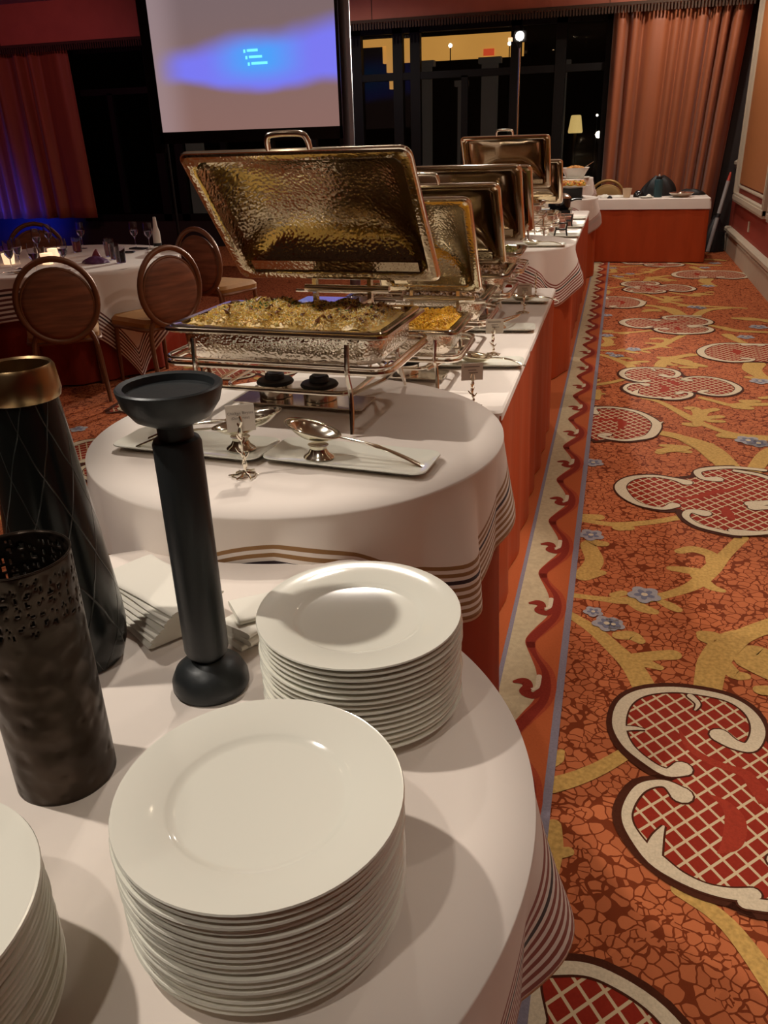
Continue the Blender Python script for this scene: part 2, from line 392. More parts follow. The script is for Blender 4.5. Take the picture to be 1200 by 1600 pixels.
# traced outlines of one carpet repeat, in metres on the floor
CREAM = [([(0.281,1.752),(0.24,1.729),(0.187,1.764),(0.142,1.819),(0.122,1.897),(0.137,1.99),(0.186,2.053),(0.268,2.088),(0.354,2.093),(0.43,2.077),(0.477,2.027),(0.489,1.954),(0.461,1.879),(0.42,1.879),(0.387,1.907)],[0.05,0.028,0.022,0.028,0.036,0.036,0.03,0.026,0.026,0.026,0.03,0.036,0.034,0.04,0.055]),([(0.273,1.656),(0.233,1.687),(0.179,1.66),(0.147,1.592),(0.144,1.534),(0.173,1.473),(0.208,1.433),(0.254,1.4),(0.307,1.381),(0.36,1.379),(0.405,1.39)],[0.055,0.024,0.026,0.024,0.024,0.03,0.04,0.03,0.026,0.03,0.03]),([(0.383,1.361),(0.458,1.373),(0.522,1.439),(0.536,1.504),(0.495,1.525),(0.464,1.492)],[0.03,0.03,0.03,0.03,0.03,0.04]),([(0.547,1.81),(0.513,1.832),(0.588,1.896),(0.697,1.893),(0.787,1.809),(0.833,1.685),(0.81,1.584),(0.746,1.503),(0.661,1.489),(0.595,1.535),(0.626,1.575)],[0.05,0.03,0.026,0.026,0.03,0.04,0.036,0.026,0.026,0.03,0.045]),([(0.329,2.003),(0.34,2.036),(0.322,2.068)],[0.004,0.014,0.02]),([(0.192,1.887),(0.166,1.887),(0.137,1.88)],[0.004,0.014,0.02]),([(0.227,1.543),(0.211,1.502),(0.199,1.453)],[0.004,0.025,0.04]),([(0.349,3.45),(0.293,3.402),(0.196,3.436),(0.137,3.532),(0.122,3.636),(0.171,3.733),(0.269,3.779),(0.364,3.757),(0.415,3.727)],[0.05,0.026,0.03,0.05,0.05,0.04,0.026,0.03,0.06]),([(0.556,3.794),(0.495,3.795),(0.477,3.874),(0.54,3.928),(0.65,3.963),(0.783,3.952)],[0.06,0.035,0.035,0.035,0.03,0.03]),([(0.653,3.919),(0.757,3.881),(0.839,3.775),(0.84,3.662),(0.772,3.576),(0.673,3.525)],[0.03,0.03,0.035,0.04,0.035,0.06]),([(0.677,3.488),(0.778,3.5),(0.827,3.419),(0.787,3.305),(0.684,3.238),(0.561,3.234)],[0.05,0.03,0.04,0.04,0.03,0.03]),([(0.467,3.387),(0.411,3.398),(0.39,3.339),(0.432,3.262),(0.503,3.225),(0.582,3.205),(0.691,3.239)],[0.06,0.035,0.03,0.028,0.028,0.028,0.028]),([(-0.028,4.718),(-0.036,4.802),(0.008,4.831),(0.091,4.839),(0.2,4.788),(0.278,4.68),(0.313,4.556),(0.279,4.381),(0.219,4.308),(0.137,4.267),(0.062,4.279),(0.015,4.318),(0.048,4.345)],[0.05,0.03,0.03,0.028,0.03,0.04,0.05,0.05,0.035,0.028,0.028,0.035,0.05]),([(0.314,4.571),(0.35,4.62)],[0.04,0.004]),([(1.127,2.89),(1.051,2.912),(0.903,2.913),(0.782,2.843),(0.69,2.666),(0.696,2.495),(0.774,2.393),(0.876,2.348),(0.985,2.382),(1.019,2.442),(0.962,2.453)],[0.07,0.035,0.03,0.035,0.05,0.05,0.04,0.03,0.03,0.03,0.05]),([(1.023,2.89),(1.099,2.912),(1.247,2.913),(1.368,2.843),(1.46,2.666),(1.454,2.495),(1.376,2.393),(1.274,2.348),(1.165,2.382),(1.131,2.442),(1.188,2.453)],[0.07,0.035,0.03,0.035,0.05,0.05,0.04,0.03,0.03,0.03,0.05])]
LATT = [[(0.122,1.897),(0.137,1.99),(0.186,2.053),(0.268,2.088),(0.354,2.093),(0.43,2.077),(0.477,2.027),(0.489,1.954),(0.507,1.903),(0.525,1.854),(0.588,1.896),(0.697,1.893),(0.787,1.809),(0.833,1.685),(0.81,1.584),(0.746,1.503),(0.661,1.489),(0.562,1.544),(0.536,1.504),(0.522,1.439),(0.458,1.373),(0.383,1.361),(0.405,1.39),(0.36,1.379),(0.307,1.381),(0.254,1.4),(0.208,1.433),(0.173,1.473),(0.144,1.534),(0.147,1.592),(0.179,1.66),(0.233,1.687),(0.283,1.732),(0.24,1.729),(0.187,1.764),(0.142,1.819)],[(0.205,3.444),(0.137,3.532),(0.122,3.636),(0.171,3.733),(0.269,3.779),(0.364,3.757),(0.463,3.802),(0.487,3.876),(0.54,3.928),(0.65,3.963),(0.653,3.919),(0.757,3.881),(0.839,3.775),(0.84,3.662),(0.77,3.55),(0.827,3.419),(0.787,3.305),(0.684,3.238),(0.561,3.234),(0.582,3.205),(0.503,3.225),(0.432,3.262),(0.39,3.339),(0.373,3.413),(0.293,3.402)],[(-0.04,4.811),(0.008,4.831),(0.091,4.839),(0.2,4.788),(0.278,4.68),(0.313,4.556),(0.279,4.381),(0.219,4.308),(0.137,4.267),(0.062,4.279),(-0.034,4.277)],[(1.051,2.912),(0.903,2.913),(0.782,2.843),(0.69,2.666),(0.696,2.495),(0.774,2.393),(0.876,2.348),(0.985,2.382),(1.165,2.382),(1.274,2.348),(1.376,2.393),(1.454,2.495),(1.46,2.666),(1.368,2.843),(1.247,2.913),(1.099,2.912)]]
DRED = [([(0.28,1.915),(0.301,1.847),(0.342,1.804),(0.393,1.783),(0.434,1.768),(0.454,1.725),(0.475,1.677)],[0.004,0.02,0.026,0.026,0.034,0.04,0.05]),([(0.336,1.674),(0.37,1.652),(0.39,1.613),(0.387,1.564),(0.371,1.52),(0.341,1.487)],[0.004,0.025,0.045,0.05,0.04,0.004]),([(0.325,3.521),(0.435,3.554),(0.532,3.635),(0.62,3.689),(0.671,3.776)],[0.004,0.03,0.035,0.03,0.004]),([(0.562,3.485),(0.563,3.407),(0.582,3.345)],[0.01,0.05,0.01]),([(-0.036,4.582),(0.048,4.611),(0.11,4.607),(0.128,4.538),(0.107,4.45)],[0.02,0.03,0.035,0.05,0.01]),([(0.909,2.706),(0.935,2.685),(0.932,2.562)],[0.01,0.08,0.01])]
GOLD = [([(-0.044,2.583),(0.045,2.579),(0.118,2.58),(0.191,2.603),(0.279,2.652),(0.378,2.743),(0.447,2.872),(0.514,3.017),(0.596,3.184)],[0.035,0.035,0.05,0.06,0.045,0.06,0.075,0.055,0.055]),([(0.162,2.582),(0.197,2.546),(0.235,2.529)],[0.05,0.06,0.04]),([(0.255,2.61),(0.29,2.581),(0.313,2.56)],[0.03,0.05,0.04]),([(0.103,2.614),(0.133,2.636)],[0.04,0.04]),([(0.307,2.859),(0.371,2.856),(0.438,2.845)],[0.04,0.06,0.06]),([(0.346,3.009),(0.399,3.038),(0.459,3.005),(0.468,2.936)],[0.045,0.06,0.06,0.07]),([(0.398,2.82),(0.436,2.748),(0.474,2.725)],[0.06,0.05,0.03]),([(-0.051,2.457),(0.037,2.373),(0.1,2.285),(0.159,2.191),(0.194,2.09)],[0.04,0.055,0.065,0.075,0.08]),([(0.12,2.353),(0.16,2.361),(0.186,2.336)],[0.05,0.06,0.04]),([(0.159,2.226),(0.224,2.258),(0.285,2.278)],[0.06,0.055,0.06]),([(0.184,2.22),(0.241,2.198)],[0.06,0.03]),([(0.612,2.539),(0.522,2.454),(0.447,2.356),(0.39,2.221),(0.367,2.118)],[0.06,0.07,0.09,0.085,0.075]),([(0.385,2.417),(0.42,2.412),(0.449,2.375)],[0.05,0.06,0.06]),([(0.426,2.274),(0.456,2.213),(0.486,2.209)],[0.06,0.055,0.04]),([(0.469,2.331),(0.541,2.359),(0.573,2.319)],[0.06,0.06,0.08]),([(-0.052,3.228),(0.072,3.206),(0.167,3.225),(0.271,3.272),(0.368,3.334)],[0.04,0.045,0.05,0.045,0.045]),([(-0.027,3.261),(0.031,3.266)],[0.06,0.06]),([(0.115,3.177),(0.158,3.185)],[0.06,0.05]),([(0.058,3.015),(0.0,2.999),(0.026,2.861),(-0.009,2.737)],[0.05,0.07,0.08,0.08]),([(-0.009,2.733),(0.056,2.772)],[0.08,0.04]),([(0.326,4.448),(0.403,4.409),(0.464,4.329),(0.534,4.218),(0.588,4.054)],[0.05,0.06,0.09,0.1,0.1]),([(0.31,4.117),(0.375,4.177),(0.452,4.155)],[0.05,0.08,0.05]),([(0.33,4.229),(0.394,4.229),(0.448,4.214)],[0.04,0.05,0.06]),([(0.493,4.296),(0.567,4.285)],[0.08,0.06]),([(0.251,5.081),(0.343,5.015),(0.427,4.868),(0.506,4.714),(0.582,4.598),(0.657,4.513),(0.756,4.459),(0.882,4.456)],[0.04,0.045,0.055,0.07,0.055,0.05,0.06,0.06]),([(0.473,4.607),(0.516,4.606),(0.553,4.655)],[0.06,0.08,0.05]),([(0.502,4.912),(0.537,4.909),(0.556,4.803),(0.54,4.711)],[0.06,0.07,0.08,0.1]),([(0.653,4.912),(0.586,4.854),(0.551,4.743)],[0.06,0.07,0.08]),([(0.666,4.777),(0.603,4.746),(0.558,4.714)],[0.06,0.06,0.08]),([(0.666,4.689),(0.607,4.688)],[0.05,0.06]),([(0.641,4.438),(0.696,4.43)],[0.07,0.07]),([(0.595,5.138),(0.677,5.071),(0.743,5.017),(0.834,5.039),(0.971,5.068)],[0.05,0.05,0.06,0.08,0.06]),([(0.774,4.98),(0.843,4.97)],[0.07,0.07]),([(0.833,5.104),(0.907,5.123)],[0.07,0.06]),([(0.943,5.189),(0.992,5.214)],[0.05,0.06]),([(1.018,6.035),(0.977,5.877),(1.006,5.716),(1.046,5.584)],[0.16,0.14,0.1,0.08]),([(0.925,5.663),(0.978,5.651)],[0.06,0.08]),([(0.655,6.247),(0.563,6.186),(0.471,6.115),(0.399,5.966),(0.372,5.807)],[0.05,0.05,0.1,0.1,0.08]),([(0.394,6.114),(0.448,6.088)],[0.07,0.08]),([(0.673,5.917),(0.591,5.958),(0.509,6.005)],[0.06,0.12,0.1]),([(0.522,5.86),(0.606,5.872)],[0.05,0.06]),([(0.93,6.938),(0.977,6.774),(1.031,6.645)],[0.1,0.08,0.06]),([(0.835,7.292),(0.927,7.208),(1.015,7.109),(1.251,7.078)],[0.05,0.09,0.1,0.06]),([(1.059,7.617),(1.172,7.596),(1.259,7.572),(1.326,7.513)],[0.07,0.14,0.1,0.12]),([(0.658,8.167),(0.798,8.142),(0.991,8.123),(1.206,8.083)],[0.08,0.06,0.06,0.05]),([(0.734,7.65),(0.835,7.915),(0.941,8.025),(1.126,8.098)],[0.08,0.09,0.08,0.05]),([(0.326,8.133),(0.454,8.067),(0.56,7.923),(0.64,7.639)],[0.05,0.09,0.14,0.12]),([(0.321,7.86),(0.42,7.908)],[0.06,0.09]),([(-0.046,1.615),(0.012,1.653),(0.076,1.709),(0.142,1.783)],[0.06,0.055,0.05,0.045]),([(-0.052,1.695),(-0.037,1.724),(-0.024,1.749)],[0.04,0.05,0.02]),([(-0.023,1.295),(-0.025,1.355),(-0.023,1.419),(-0.025,1.487)],[0.04,0.05,0.055,0.04]),([(-0.019,1.401),(0.013,1.415)],[0.04,0.03])]
BLUE = [(0.206,2.636,0.06),(0.006,3.083,0.055),(-0.012,3.911,0.055),(0.034,2.482,0.035),(0.102,2.414,0.04),(0.766,4.384,0.07),(0.811,4.342,0.06),(0.987,5.575,0.07),(1.206,3.559,0.08),(1.059,3.165,0.07),(0.813,4.35,0.06),(0.08,6.131,0.05)]
PER = 3.715
floor = struct(MB().add([(-12, -6, 0), (1.62, -6, 0), (1.62, 12.9, 0), (-12, 12.9, 0)], [(0, 1, 2, 3)]).build('floor', M['carpet'], smooth=False))
def motif(name, mb, m):
    o = mb.build(name, M[m], floor, smooth=False); return o
tile = []
for poly in LATT:
    p = smooth_closed(poly, 3)
    tile.append(('carpet_medallion_edge', flat_poly(grow(p, 0.034), 0.0030), 'c_dark_edge'))
    tile.append(('carpet_medallion', flat_poly(p, 0.0034), 'c_lattice'))
for gi, (pts, ws) in enumerate(GOLD): tile.append(('carpet_branch', ribbon(pts, [q * 0.9 for q in ws], 0.0006 + 0.00004 * gi), 'c_gold'))
for pts, ws in DRED: tile.append(('carpet_leaf', ribbon(pts, ws, 0.0037, cap=False), 'c_red'))
for ci, (pts, ws) in enumerate(CREAM):
    tile.append(('carpet_scroll_edge', ribbon(pts, [q + 0.010 for q in ws], 0.0038 + 0.00003 * ci), 'c_dark_edge'))
    tile.append(('carpet_scroll', ribbon(pts, ws, 0.0045 + 0.00003 * ci), 'c_cream'))
def flower(x, y, r, z, petals=5, wob=0.3, ph=0.4):
    return flat_poly([(x + r * (1 - wob + wob * abs(cos(petals / 2 * (t + ph)))) * cos(t), y + r * (1 - wob + wob * abs(cos(petals / 2 * (t + ph)))) * sin(t)) for t in [2 * pi * k / 40 for k in range(40)]], z)
for (x, y, r) in BLUE:
    tile.append(('carpet_flower', flower(x, y, r, 0.0031), 'c_blue')); tile.append(('carpet_flower_star', flower(x, y, r * 0.62, 0.0035, 5, 0.6), 'c_navy'))
    tile.append(('carpet_flower_eye', flower(x, y, r * 0.2, 0.0039, 5, 0.1), 'c_cream'))
first = {}
for i, (nm, mb, m) in enumerate(tile):
    ys = [q[1] for q in mb.v]; xs = [q[0] for q in mb.v]
    me = None
    if me is None: me = mb.mesh(nm, M[m], smooth=False)
    for k in (-2, -1, 0, 1, 2):
        if max(ys) + k * PER < 0.55 or max(ys) + k * PER > 12.5: continue
        o = link(nm, me, floor); o.location = (0, k * PER, 0)
    # the same repeat again on the far side of the buffet
    if nm != 'carpet_flower_eye':
        for k in (-1, 0, 1):
            if min(xs) - 2.95 < -3.1 or max(xs) - 2.95 > -1.35: continue
            if max(ys) + k * PER < 1.0 or max(ys) + k * PER > 8: continue
            o = link(nm, me, floor); o.location = (-2.95, k * PER, 0)
# border strips beside the buffet
def strip(nm, x0, x1, z, m): motif(nm, flat_poly([(x0, 0.2), (x1, 0.2), (x1, 12.4), (x0, 12.4)], z), m)
strip('carpet_border_ground', -0.36, -0.045, 0.0055, 'c_orange')
strip('carpet_border_line', -0.058, -0.036, 0.0058, 'c_line')
strip('carpet_border_band', -0.222, -0.155, 0.0058, 'c_beige')
strip('carpet_border_line', -0.236, -0.222, 0.0058, 'c_line')
HP = PER / 8
def wave_unit():
    # one period of the running wave, hook at y = 0
    bw = [(-0.156, 0.235), (-0.149, 0.2), (-0.128, 0.150), (-0.098, 0.085), (-0.085, 0.01), (-0.092, -0.066), (-0.124, -0.140), (-0.155, -0.215), (-0.150, -0.262)]
    beige = [(-0.16, HP * 0.5)] + bw[1:-1] + [(-0.16, -HP * 0.5)]
    return bw, beige
bw, beige = wave_unit()
m_beige = flat_poly(smoothpts(beige, 4), 0.0061).mesh('carpet_border_lobe', M['c_beige'], False)
m_brown = ribbon(bw, [.03, .028, .034, .052, .056, .05, .045, .036, .028], 0.0064, cap=False).mesh('carpet_border_wave', M['c_brown'], False)
m_mar = ribbon(bw, [.028, .022, .014, .020, .024, .026, .034, .032, .024], 0.0067, cap=False).mesh('carpet_border_wave', M['c_maroon'], False)
m_hook = ribbon([(-0.098, 0.075), (-0.098, 0.0), (-0.118, -0.042), (-0.146, -0.030), (-0.140, 0.0), (-0.155, 0.020), (-0.186, 0.010)], [.012, .020, .030, .034, .030, .034, .010], 0.0070, cap=False).mesh('carpet_border_hook', M['c_maroon'], False)
m_curl = ribbon([(-0.112, 0.055), (-0.113, 0.0), (-0.128, -0.016)], [.016, .014, .012], 0.0073).mesh('carpet_border_curl', M['c_cream'], False)
for k in range(0, 27):
    y = 2.939 + (k - 5) * HP
    if y < 0.5 or y > 12.2: continue
    for nm, me in (('carpet_border_lobe', m_beige), ('carpet_border_wave', m_brown), ('carpet_border_wave', m_mar), ('carpet_border_hook', m_hook), ('carpet_border_curl', m_curl)):
        o = link(nm, me, floor); o.location = (0, y, 0)

# ---------------------------------------------------------------- room shell
FY = 12.6; RX = 1.5
struct(MB().add([(-12, -6, CEIL), (RX, -6, CEIL), (RX, 12.9, CEIL), (-12, 12.9, CEIL)], [(3, 2, 1, 0)]).build('ceiling', M['ceiling'], smooth=False))
struct(MB().box((-5.2, -6.05, CEIL / 2), (13.8, 0.1, CEIL)).build('wall_back', M['back_wall'], smooth=False))
struct(MB().box((-12.05, 3.4, CEIL / 2), (0.1, 18.9, CEIL)).build('wall_left', M['back_wall'], smooth=False))
wr = struct(MB().box((RX + 0.06, 3.4, CEIL / 2), (0.12, 18.9, CEIL)).build('wall_right', M['wallpaper'], smooth=False))
# wainscot panels with moulded frames on the right wall
def frame_yz(y0, y1, z0, z1, wdt, dep, name, m):
    mb = MB()
    for (ya, yb, za, zb) in ((y0, y1, z0, z0 + wdt), (y0, y1, z1 - wdt, z1), (y0, y0 + wdt, z0 + wdt, z1 - wdt), (y1 - wdt, y1, z0 + wdt, z1 - wdt)):
        mb.box((RX - dep / 2, (ya + yb) / 2, (za + zb) / 2), (dep, yb - ya, zb - za))
        mb.box((RX - dep * 0.8, (ya + yb) / 2, (za + zb) / 2), (dep * 0.7, (yb - ya) - wdt * (0.0 if yb - ya > 0.4 else 0.5), (zb - za) - wdt * (0.0 if zb - za > 0.4 else 0.5)))
    return mb.build(name, m, wr, smooth=False)
for (y0, y1) in ((9.55, 12.12), (6.7, 9.27), (3.85, 6.42), (1.0, 3.57)):
    frame_yz(y0, y1, 0.64, 3.3, 0.10, 0.055, 'panel_moulding', M['trim'])
    MB().box((RX - 0.010, (y0 + y1) / 2, 2.0), (0.02, y1 - y0 - 0.36, 2.28)).build('wall_panel', M['wall_panel'], wr, smooth=False)
    frame_yz(y0 + 0.17, y1 - 0.17, 0.81, 3.13, 0.03, 0.03, 'inner_moulding', M['trim'])
def chair_rail(y0, y1):
    mb = MB(); prof = [(0, 1.0), (0.03, 1.01), (0.035, 1.05), (0.06, 1.07), (0.06, 1.10), (0.03, 1.12), (0, 1.12)]
    mb.loft([[(RX - a, y, z) for a, z in prof] for y in (y0, y1)], True, True)
    return mb.build('chair_rail', M['trim'], wr, smooth=False)
for (y0, y1) in ((12.12, 12.45), (9.27, 9.55), (6.42, 6.7), (3.57, 3.85)): chair_rail(y0, y1)
mb = MB(); prof = [(0, 0), (0.055, 0), (0.055, 0.205), (0.045, 0.22), (0.045, 0.235), (0.075, 0.25), (0.075, 0.285), (0.06, 0.30), (0, 0.30)]
mb.loft([[(RX - a, y, z) for a, z in prof] for y in (-5.9, 12.4)], True, True)
struct(mb.build('baseboard_right', M['trim'], smooth=False))
MB().box((RX - 0.006, 10.7, 0.45), (0.012, 0.07, 0.11)).build('power_outlet', M['trim'], wr, smooth=False)

# far wall: dark window wall with mullions, panes, door leaves, valance
fw = MB()
fw.box((-5.2, FY + 0.1, 3.2), (13.8, 0.2, 0.6)); fw.box((-10.3, FY + 0.1, 1.45), (3.4, 0.2, 2.9)); fw.box((0.75, FY + 0.1, 1.45), (1.9, 0.2, 2.9)); fw.box((-4.4, FY + 0.1, 0.2), (8.4, 0.2, 0.4))
wall_far = struct(fw.build('wall_far', M['dark_wall'], smooth=False))
XS = [-8.55, -7.05, -6.72, -5.2, -3.75, -3.15, -2.9, -1.5, -0.9, -0.25]
for i in range(len(XS) - 1):
    x0, x1 = XS[i], XS[i + 1]
    win = struct(MB().box(((x0 + x1) / 2, FY + 0.05, 2.30), (x1 - x0, 0.10, 0.09)).build('window_%d' % (i + 1), M['window_frame'], smooth=False))
    fr = MB()
    for x in (x0, x1): fr.box((x + (0.035 if x == x0 else -0.035), FY + 0.05, 1.65), (0.07, 0.12, 2.5))
    fr.box(((x0 + x1) / 2, FY + 0.05, 2.87), (x1 - x0, 0.12, 0.08)); fr.box(((x0 + x1) / 2, FY + 0.05, 0.45), (x1 - x0, 0.12, 0.10))
    fr.build('window_frame', M['window_frame'], win, smooth=False)
    for (z0, z1) in ((0.5, 2.255), (2.345, 2.83)):
        MB().box(((x0 + x1) / 2, FY + 0.06, (z0 + z1) / 2), (x1 - x0 - 0.14, 0.012, z1 - z0)).build('pane', M['pane'], win, smooth=False)
    if x1 - x0 > 1.2:
        mid = (x0 + x1) / 2
        MB().box((mid, FY + 0.05, 1.4), (0.09, 0.1, 1.75)).build('mullion', M['window_frame'], win, smooth=False)
def drape_sheet(name, x0, x1, y, z0, z1, n, amp, m, lean=0.0, seed=1, label=None, cat=None):
    rnd = random.Random(seed); ph = [rnd.uniform(0, 6.28) for _ in range(4)]
    nu, nv = n * 12 + 1, 14
    def fn(i, j):
        u = i / (nu - 1); v = j / (nv - 1)
        uu = u + 0.045 * sin(7 * u + ph[0]) + 0.022 * sin(19 * u + ph[1])
        x = x0 + (x1 - x0) * u - lean * (1 - v) * u
        a = amp * (0.7 + 0.4 * sin(5.3 * u + ph[2]))
        yy = y + a * sin(2 * pi * n * uu) + 0.25 * a * sin(4 * pi * n * uu + ph[3] + v)
        return (x, yy, z0 + (z1 - z0) * v)
    o = MB().grid(fn, nu, nv).build(name, m, ang=180)
    sd = o.modifiers.new('thick', 'SOLIDIFY'); sd.thickness = 0.006
    return tag(o, label, cat)
drape_sheet('curtain', -0.24, 1.42, FY - 0.24, 0.02, 2.97, 9, 0.10, M['curtain'], 0.20, 3, 'long rust orange pleated curtain behind the side table by the right wall', 'curtain')
drape_sheet('curtain', -11.2, -8.28, FY - 0.22, 0.47, 2.97, 11, 0.07, M['curtain'], -0.05, 5, 'reddish pleated curtain lit purple beside the blue stage light', 'curtain')
# valance boards with a fringe
val = struct(MB().box((-5.2, FY - 0.36, 3.215), (13.35, 0.05, 0.57)).build('trim_1', M['valance'], smooth=False))
MB().box((-5.2, FY - 0.395, 2.95), (13.35, 0.03, 0.035)).build('braid', M['fringe'], val, smooth=False)
fm = MB()
for k in range(330):
    x = -11.6 + k * 0.0395
    fm.box((x, FY - 0.395, 2.895), (0.022, 0.018, 0.085))
stuff(fm.build('fringe', M['fringe'], val, smooth=False))
for x in (-9.3, -6.9, -3.4, -0.3): MB().box((x, FY - 0.388, 3.215), (0.008, 0.006, 0.56)).build('seam', M['fringe'], val, smooth=False)

# what shows through the dark windows, and a lamp reflected in them
tag(MB().box((-2.62, FY + 1.3, 2.73), (2.16, 0.1, 0.32)).build('lit_soffit', M['outside_lit'], smooth=False), 'yellow lit ceiling strip seen outside through the dark window', 'soffit')
mb = MB(); mb.box((-3.85, FY + 1.25, 2.85), (0.75, 0.1, 0.10)); mb.box((-4.3, FY + 1.25, 1.45), (0.12, 0.1, 2.9)); mb.box((-3.55, FY + 1.25, 2.62), (0.16, 0.1, 0.36)); mb.box((-3.52, FY + 1.25, 2.28), (0.14, 0.1, 0.14))
tag(mb.build('lit_bracket', M['outside_lit'], smooth=False), 'yellow lit corner bracket outside beside the lit ceiling strip', 'bracket')
for i, (x, wd, z0, z1) in enumerate(((-3.02, 0.2, 0, 2.49), (-2.45, 0.1, 0, 2.2), (-2.02, 0.24, 0, 2.49), (-0.93, 0.1, 0, 2.4), (-7.05, 0.3, 0, 1.62))):
    tag(MB().box((x, FY + 1.2, (z0 + z1) / 2), (wd, 0.12, z1 - z0)).box((x, FY + 1.2, z1 + 0.04), (wd + 0.1, 0.16, 0.08)).build('outside_column', M['outside_column'], smooth=False), 'dim grey column outside behind the window glass', 'column', 'columns outside the windows')
ol = thing('reflected_lamp', 'small glowing shape set outside for a lamp reflected in the window', 'lantern', (-0.72, FY + 1.4, 1.5))  # reflection of an indoor lamp, built as a glowing shape outside
MB().lathe([(0.10, 0), (0.11, 0.02), (0.075, 0.24), (0.06, 0.25), (0, 0.25)], 16).build('shade', M['outside_lamp'], ol); MB().lathe([(0.02, -1.5), (0.02, 0.0), (0, 0)], 8).build('stem', M['outside_dark'], ol)
for i, (x, z, r, lab) in enumerate(((-0.36, 1.47, 0.05, 'largest bright white lamp ball on a post outside the dark window'), (-0.40, 1.73, 0.018, 'tiny white lamp on a thin post outside by the curtain'), (-0.31, 1.73, 0.018, 'tiny white lamp on a thin post outside by the curtain'), (-2.6, 2.74, 0.03, 'white lamp in front of the yellow lit strip outside'), (-1.72, 2.72, 0.03, 'white lamp at the end of the yellow lit strip outside'))):
    t = thing('outside_lamp', lab, 'lamp', (x, FY + 1.05, 0), 0, 'lamps outside the windows')
    MB().lathe([(0, -r), (r * 0.7, -r * 0.7), (r, 0), (r * 0.7, r * 0.7), (0, r)], 10, (0, 0, z)).build('globe', M['outside_star'], t); MB().tube([(0, 0, 0), (0, 0, z - r * 0.8)], 0.008, 6).build('post', M['outside_dark'], t)
tag(MB().box((-2.05, FY + 1.235, 2.64), (0.16, 0.03, 0.09)).build('exit_sign', M['exit_red'], smooth=False), 'small dim red illuminated sign on the yellow soffit outside', 'sign')
struct(MB().box((-5.2, FY + 1.9, -0.06), (14, 3.3, 0.1)).build('ground_outside', M['outside_dark'], smooth=False))
struct(MB().box((-5.2, FY + 3.5, 1.6), (14, 0.1, 4)).build('wall_outside', M['outside_dark'], smooth=False))
# ---------------------------------------------------------------- tables and cloths
def outline(c, rf, z, n=96): return [(c[0] + rf(2 * pi * k / n) * cos(2 * pi * k / n), c[1] + rf(2 * pi * k / n) * sin(2 * pi * k / n), z) for k in range(n)]
def skirt_mesh(path, z0, z1, pleat, amp, closed=True, seed=0, sub=6):
    # pleated satin hanging along a path of (x, y)
    rnd = random.Random(seed)
    P = path + [path[0]] if closed else path
    L = [0]
    for a, b in zip(P, P[1:]): L.append(L[-1] + hypot(b[0] - a[0], b[1] - a[1]))
    tot = L[-1]; n = max(8, int(tot / pleat) * sub); out = []
    seg = 0
    ph = [rnd.uniform(0, 6.28) for _ in range(3)]
    for i in range(n + (0 if closed else 1)):
        s = tot * i / n
        while seg < len(P) - 2 and L[seg + 1] < s: seg += 1
        t = (s - L[seg]) / max(1e-9, L[seg + 1] - L[seg]); a, b = P[seg], P[seg + 1]
        dx, dy = b[0] - a[0], b[1] - a[1]; l = hypot(dx, dy) or 1
        out.append((a[0] + dx * t, a[1] + dy * t, dy / l, -dx / l, s))
    nv = 7
    def fn(i, j):
        x, y, nx, ny, s = out[i]; v = j / (nv - 1)
        k = amp * (0.25 + 0.75 * (1 - v)) * (sin(2 * pi * s / pleat + 0.6 * sin(3.1 * s + ph[0])) + 0.35 * sin(2 * pi * s / pleat * 0.37 + ph[1])) + amp * 1.3 * (1 - v)
        return (x + nx * k, y + ny * k, z0 + (z1 - z0) * v)
    return MB().grid(fn, len(out), nv, closed)
def cloth_mesh(c, rf, z, half, rot, folds, seed=0, cap=9.0, flare=0.12, nth=300):
    # square cloth on a rounded top: flat, then falling over the edge in folds; 'hem' = distance to the nearest hem
    rnd = random.Random(seed); fr = [(q[0], q[1], q[2] if len(q) > 2 else rnd.uniform(0, 6.28)) for q in folds]
    vs = []; hem = []; fs = []; NR = 34
    for i in range(nth):
        t = 2 * pi * i / nth; q = t - rot
        smax = half / max(abs(cos(q)), abs(sin(q)))
        if smax > cap - 0.06: e_ = (smax - cap + 0.06); smax = cap - 0.06 + 0.06 * (1 - math.exp(-e_ / 0.06))
        r = rf(t)
        smax = max(smax, r + 0.15)
        for j in range(NR):
            if j < 8: s = r * (0.02 + 0.96 * j / 7.0)
            else: s = r * 0.98 + (smax - r * 0.98) * (j - 7) / (NR - 8)
            d = s - r
            if d <= -0.012: rr, zz = s, z
            else:
                e = d + 0.012
                rho = 0.014
                if e < rho * pi / 2: rr = r - 0.012 + rho * sin(e / rho); zz = z - rho * (1 - cos(e / rho))
                else: rr = r - 0.012 + rho; zz = z - rho - (e - rho * pi / 2)
                drop = max(0.0, z - zz)
                full = max(0.02, smax - r)
                g = min(1.0, drop / 0.18)
                fo = sum(a * sin(k * t + p) for k, a, p in fr)
                rr += drop * flare + g * fo * (1 + 1.2 * drop)
                rr = max(rr, r + 0.004)
            x, y = c[0] + rr * cos(t), c[1] + rr * sin(t)
            vs.append((x, y, zz))
            hem.append(max(0.0, smax - s))
    cidx = len(vs); vs.append((c[0], c[1], z)); hem.append(1.0)
    for i in range(nth):
        i2 = (i + 1) % nth
        fs.append((cidx, i * NR, i2 * NR))
        for j in range(NR - 1): fs.append((i * NR + j, i * NR + j + 1, i2 * NR + j + 1, i2 * NR + j))
    me = bpy.data.meshes.new('tablecloth'); me.from_pydata(vs, [], fs); me.update()
    at = me.attributes.new('hem', 'FLOAT', 'POINT'); at.data.foreach_set('value', hem)
    for p in me.polygons: p.use_smooth = True
    return me
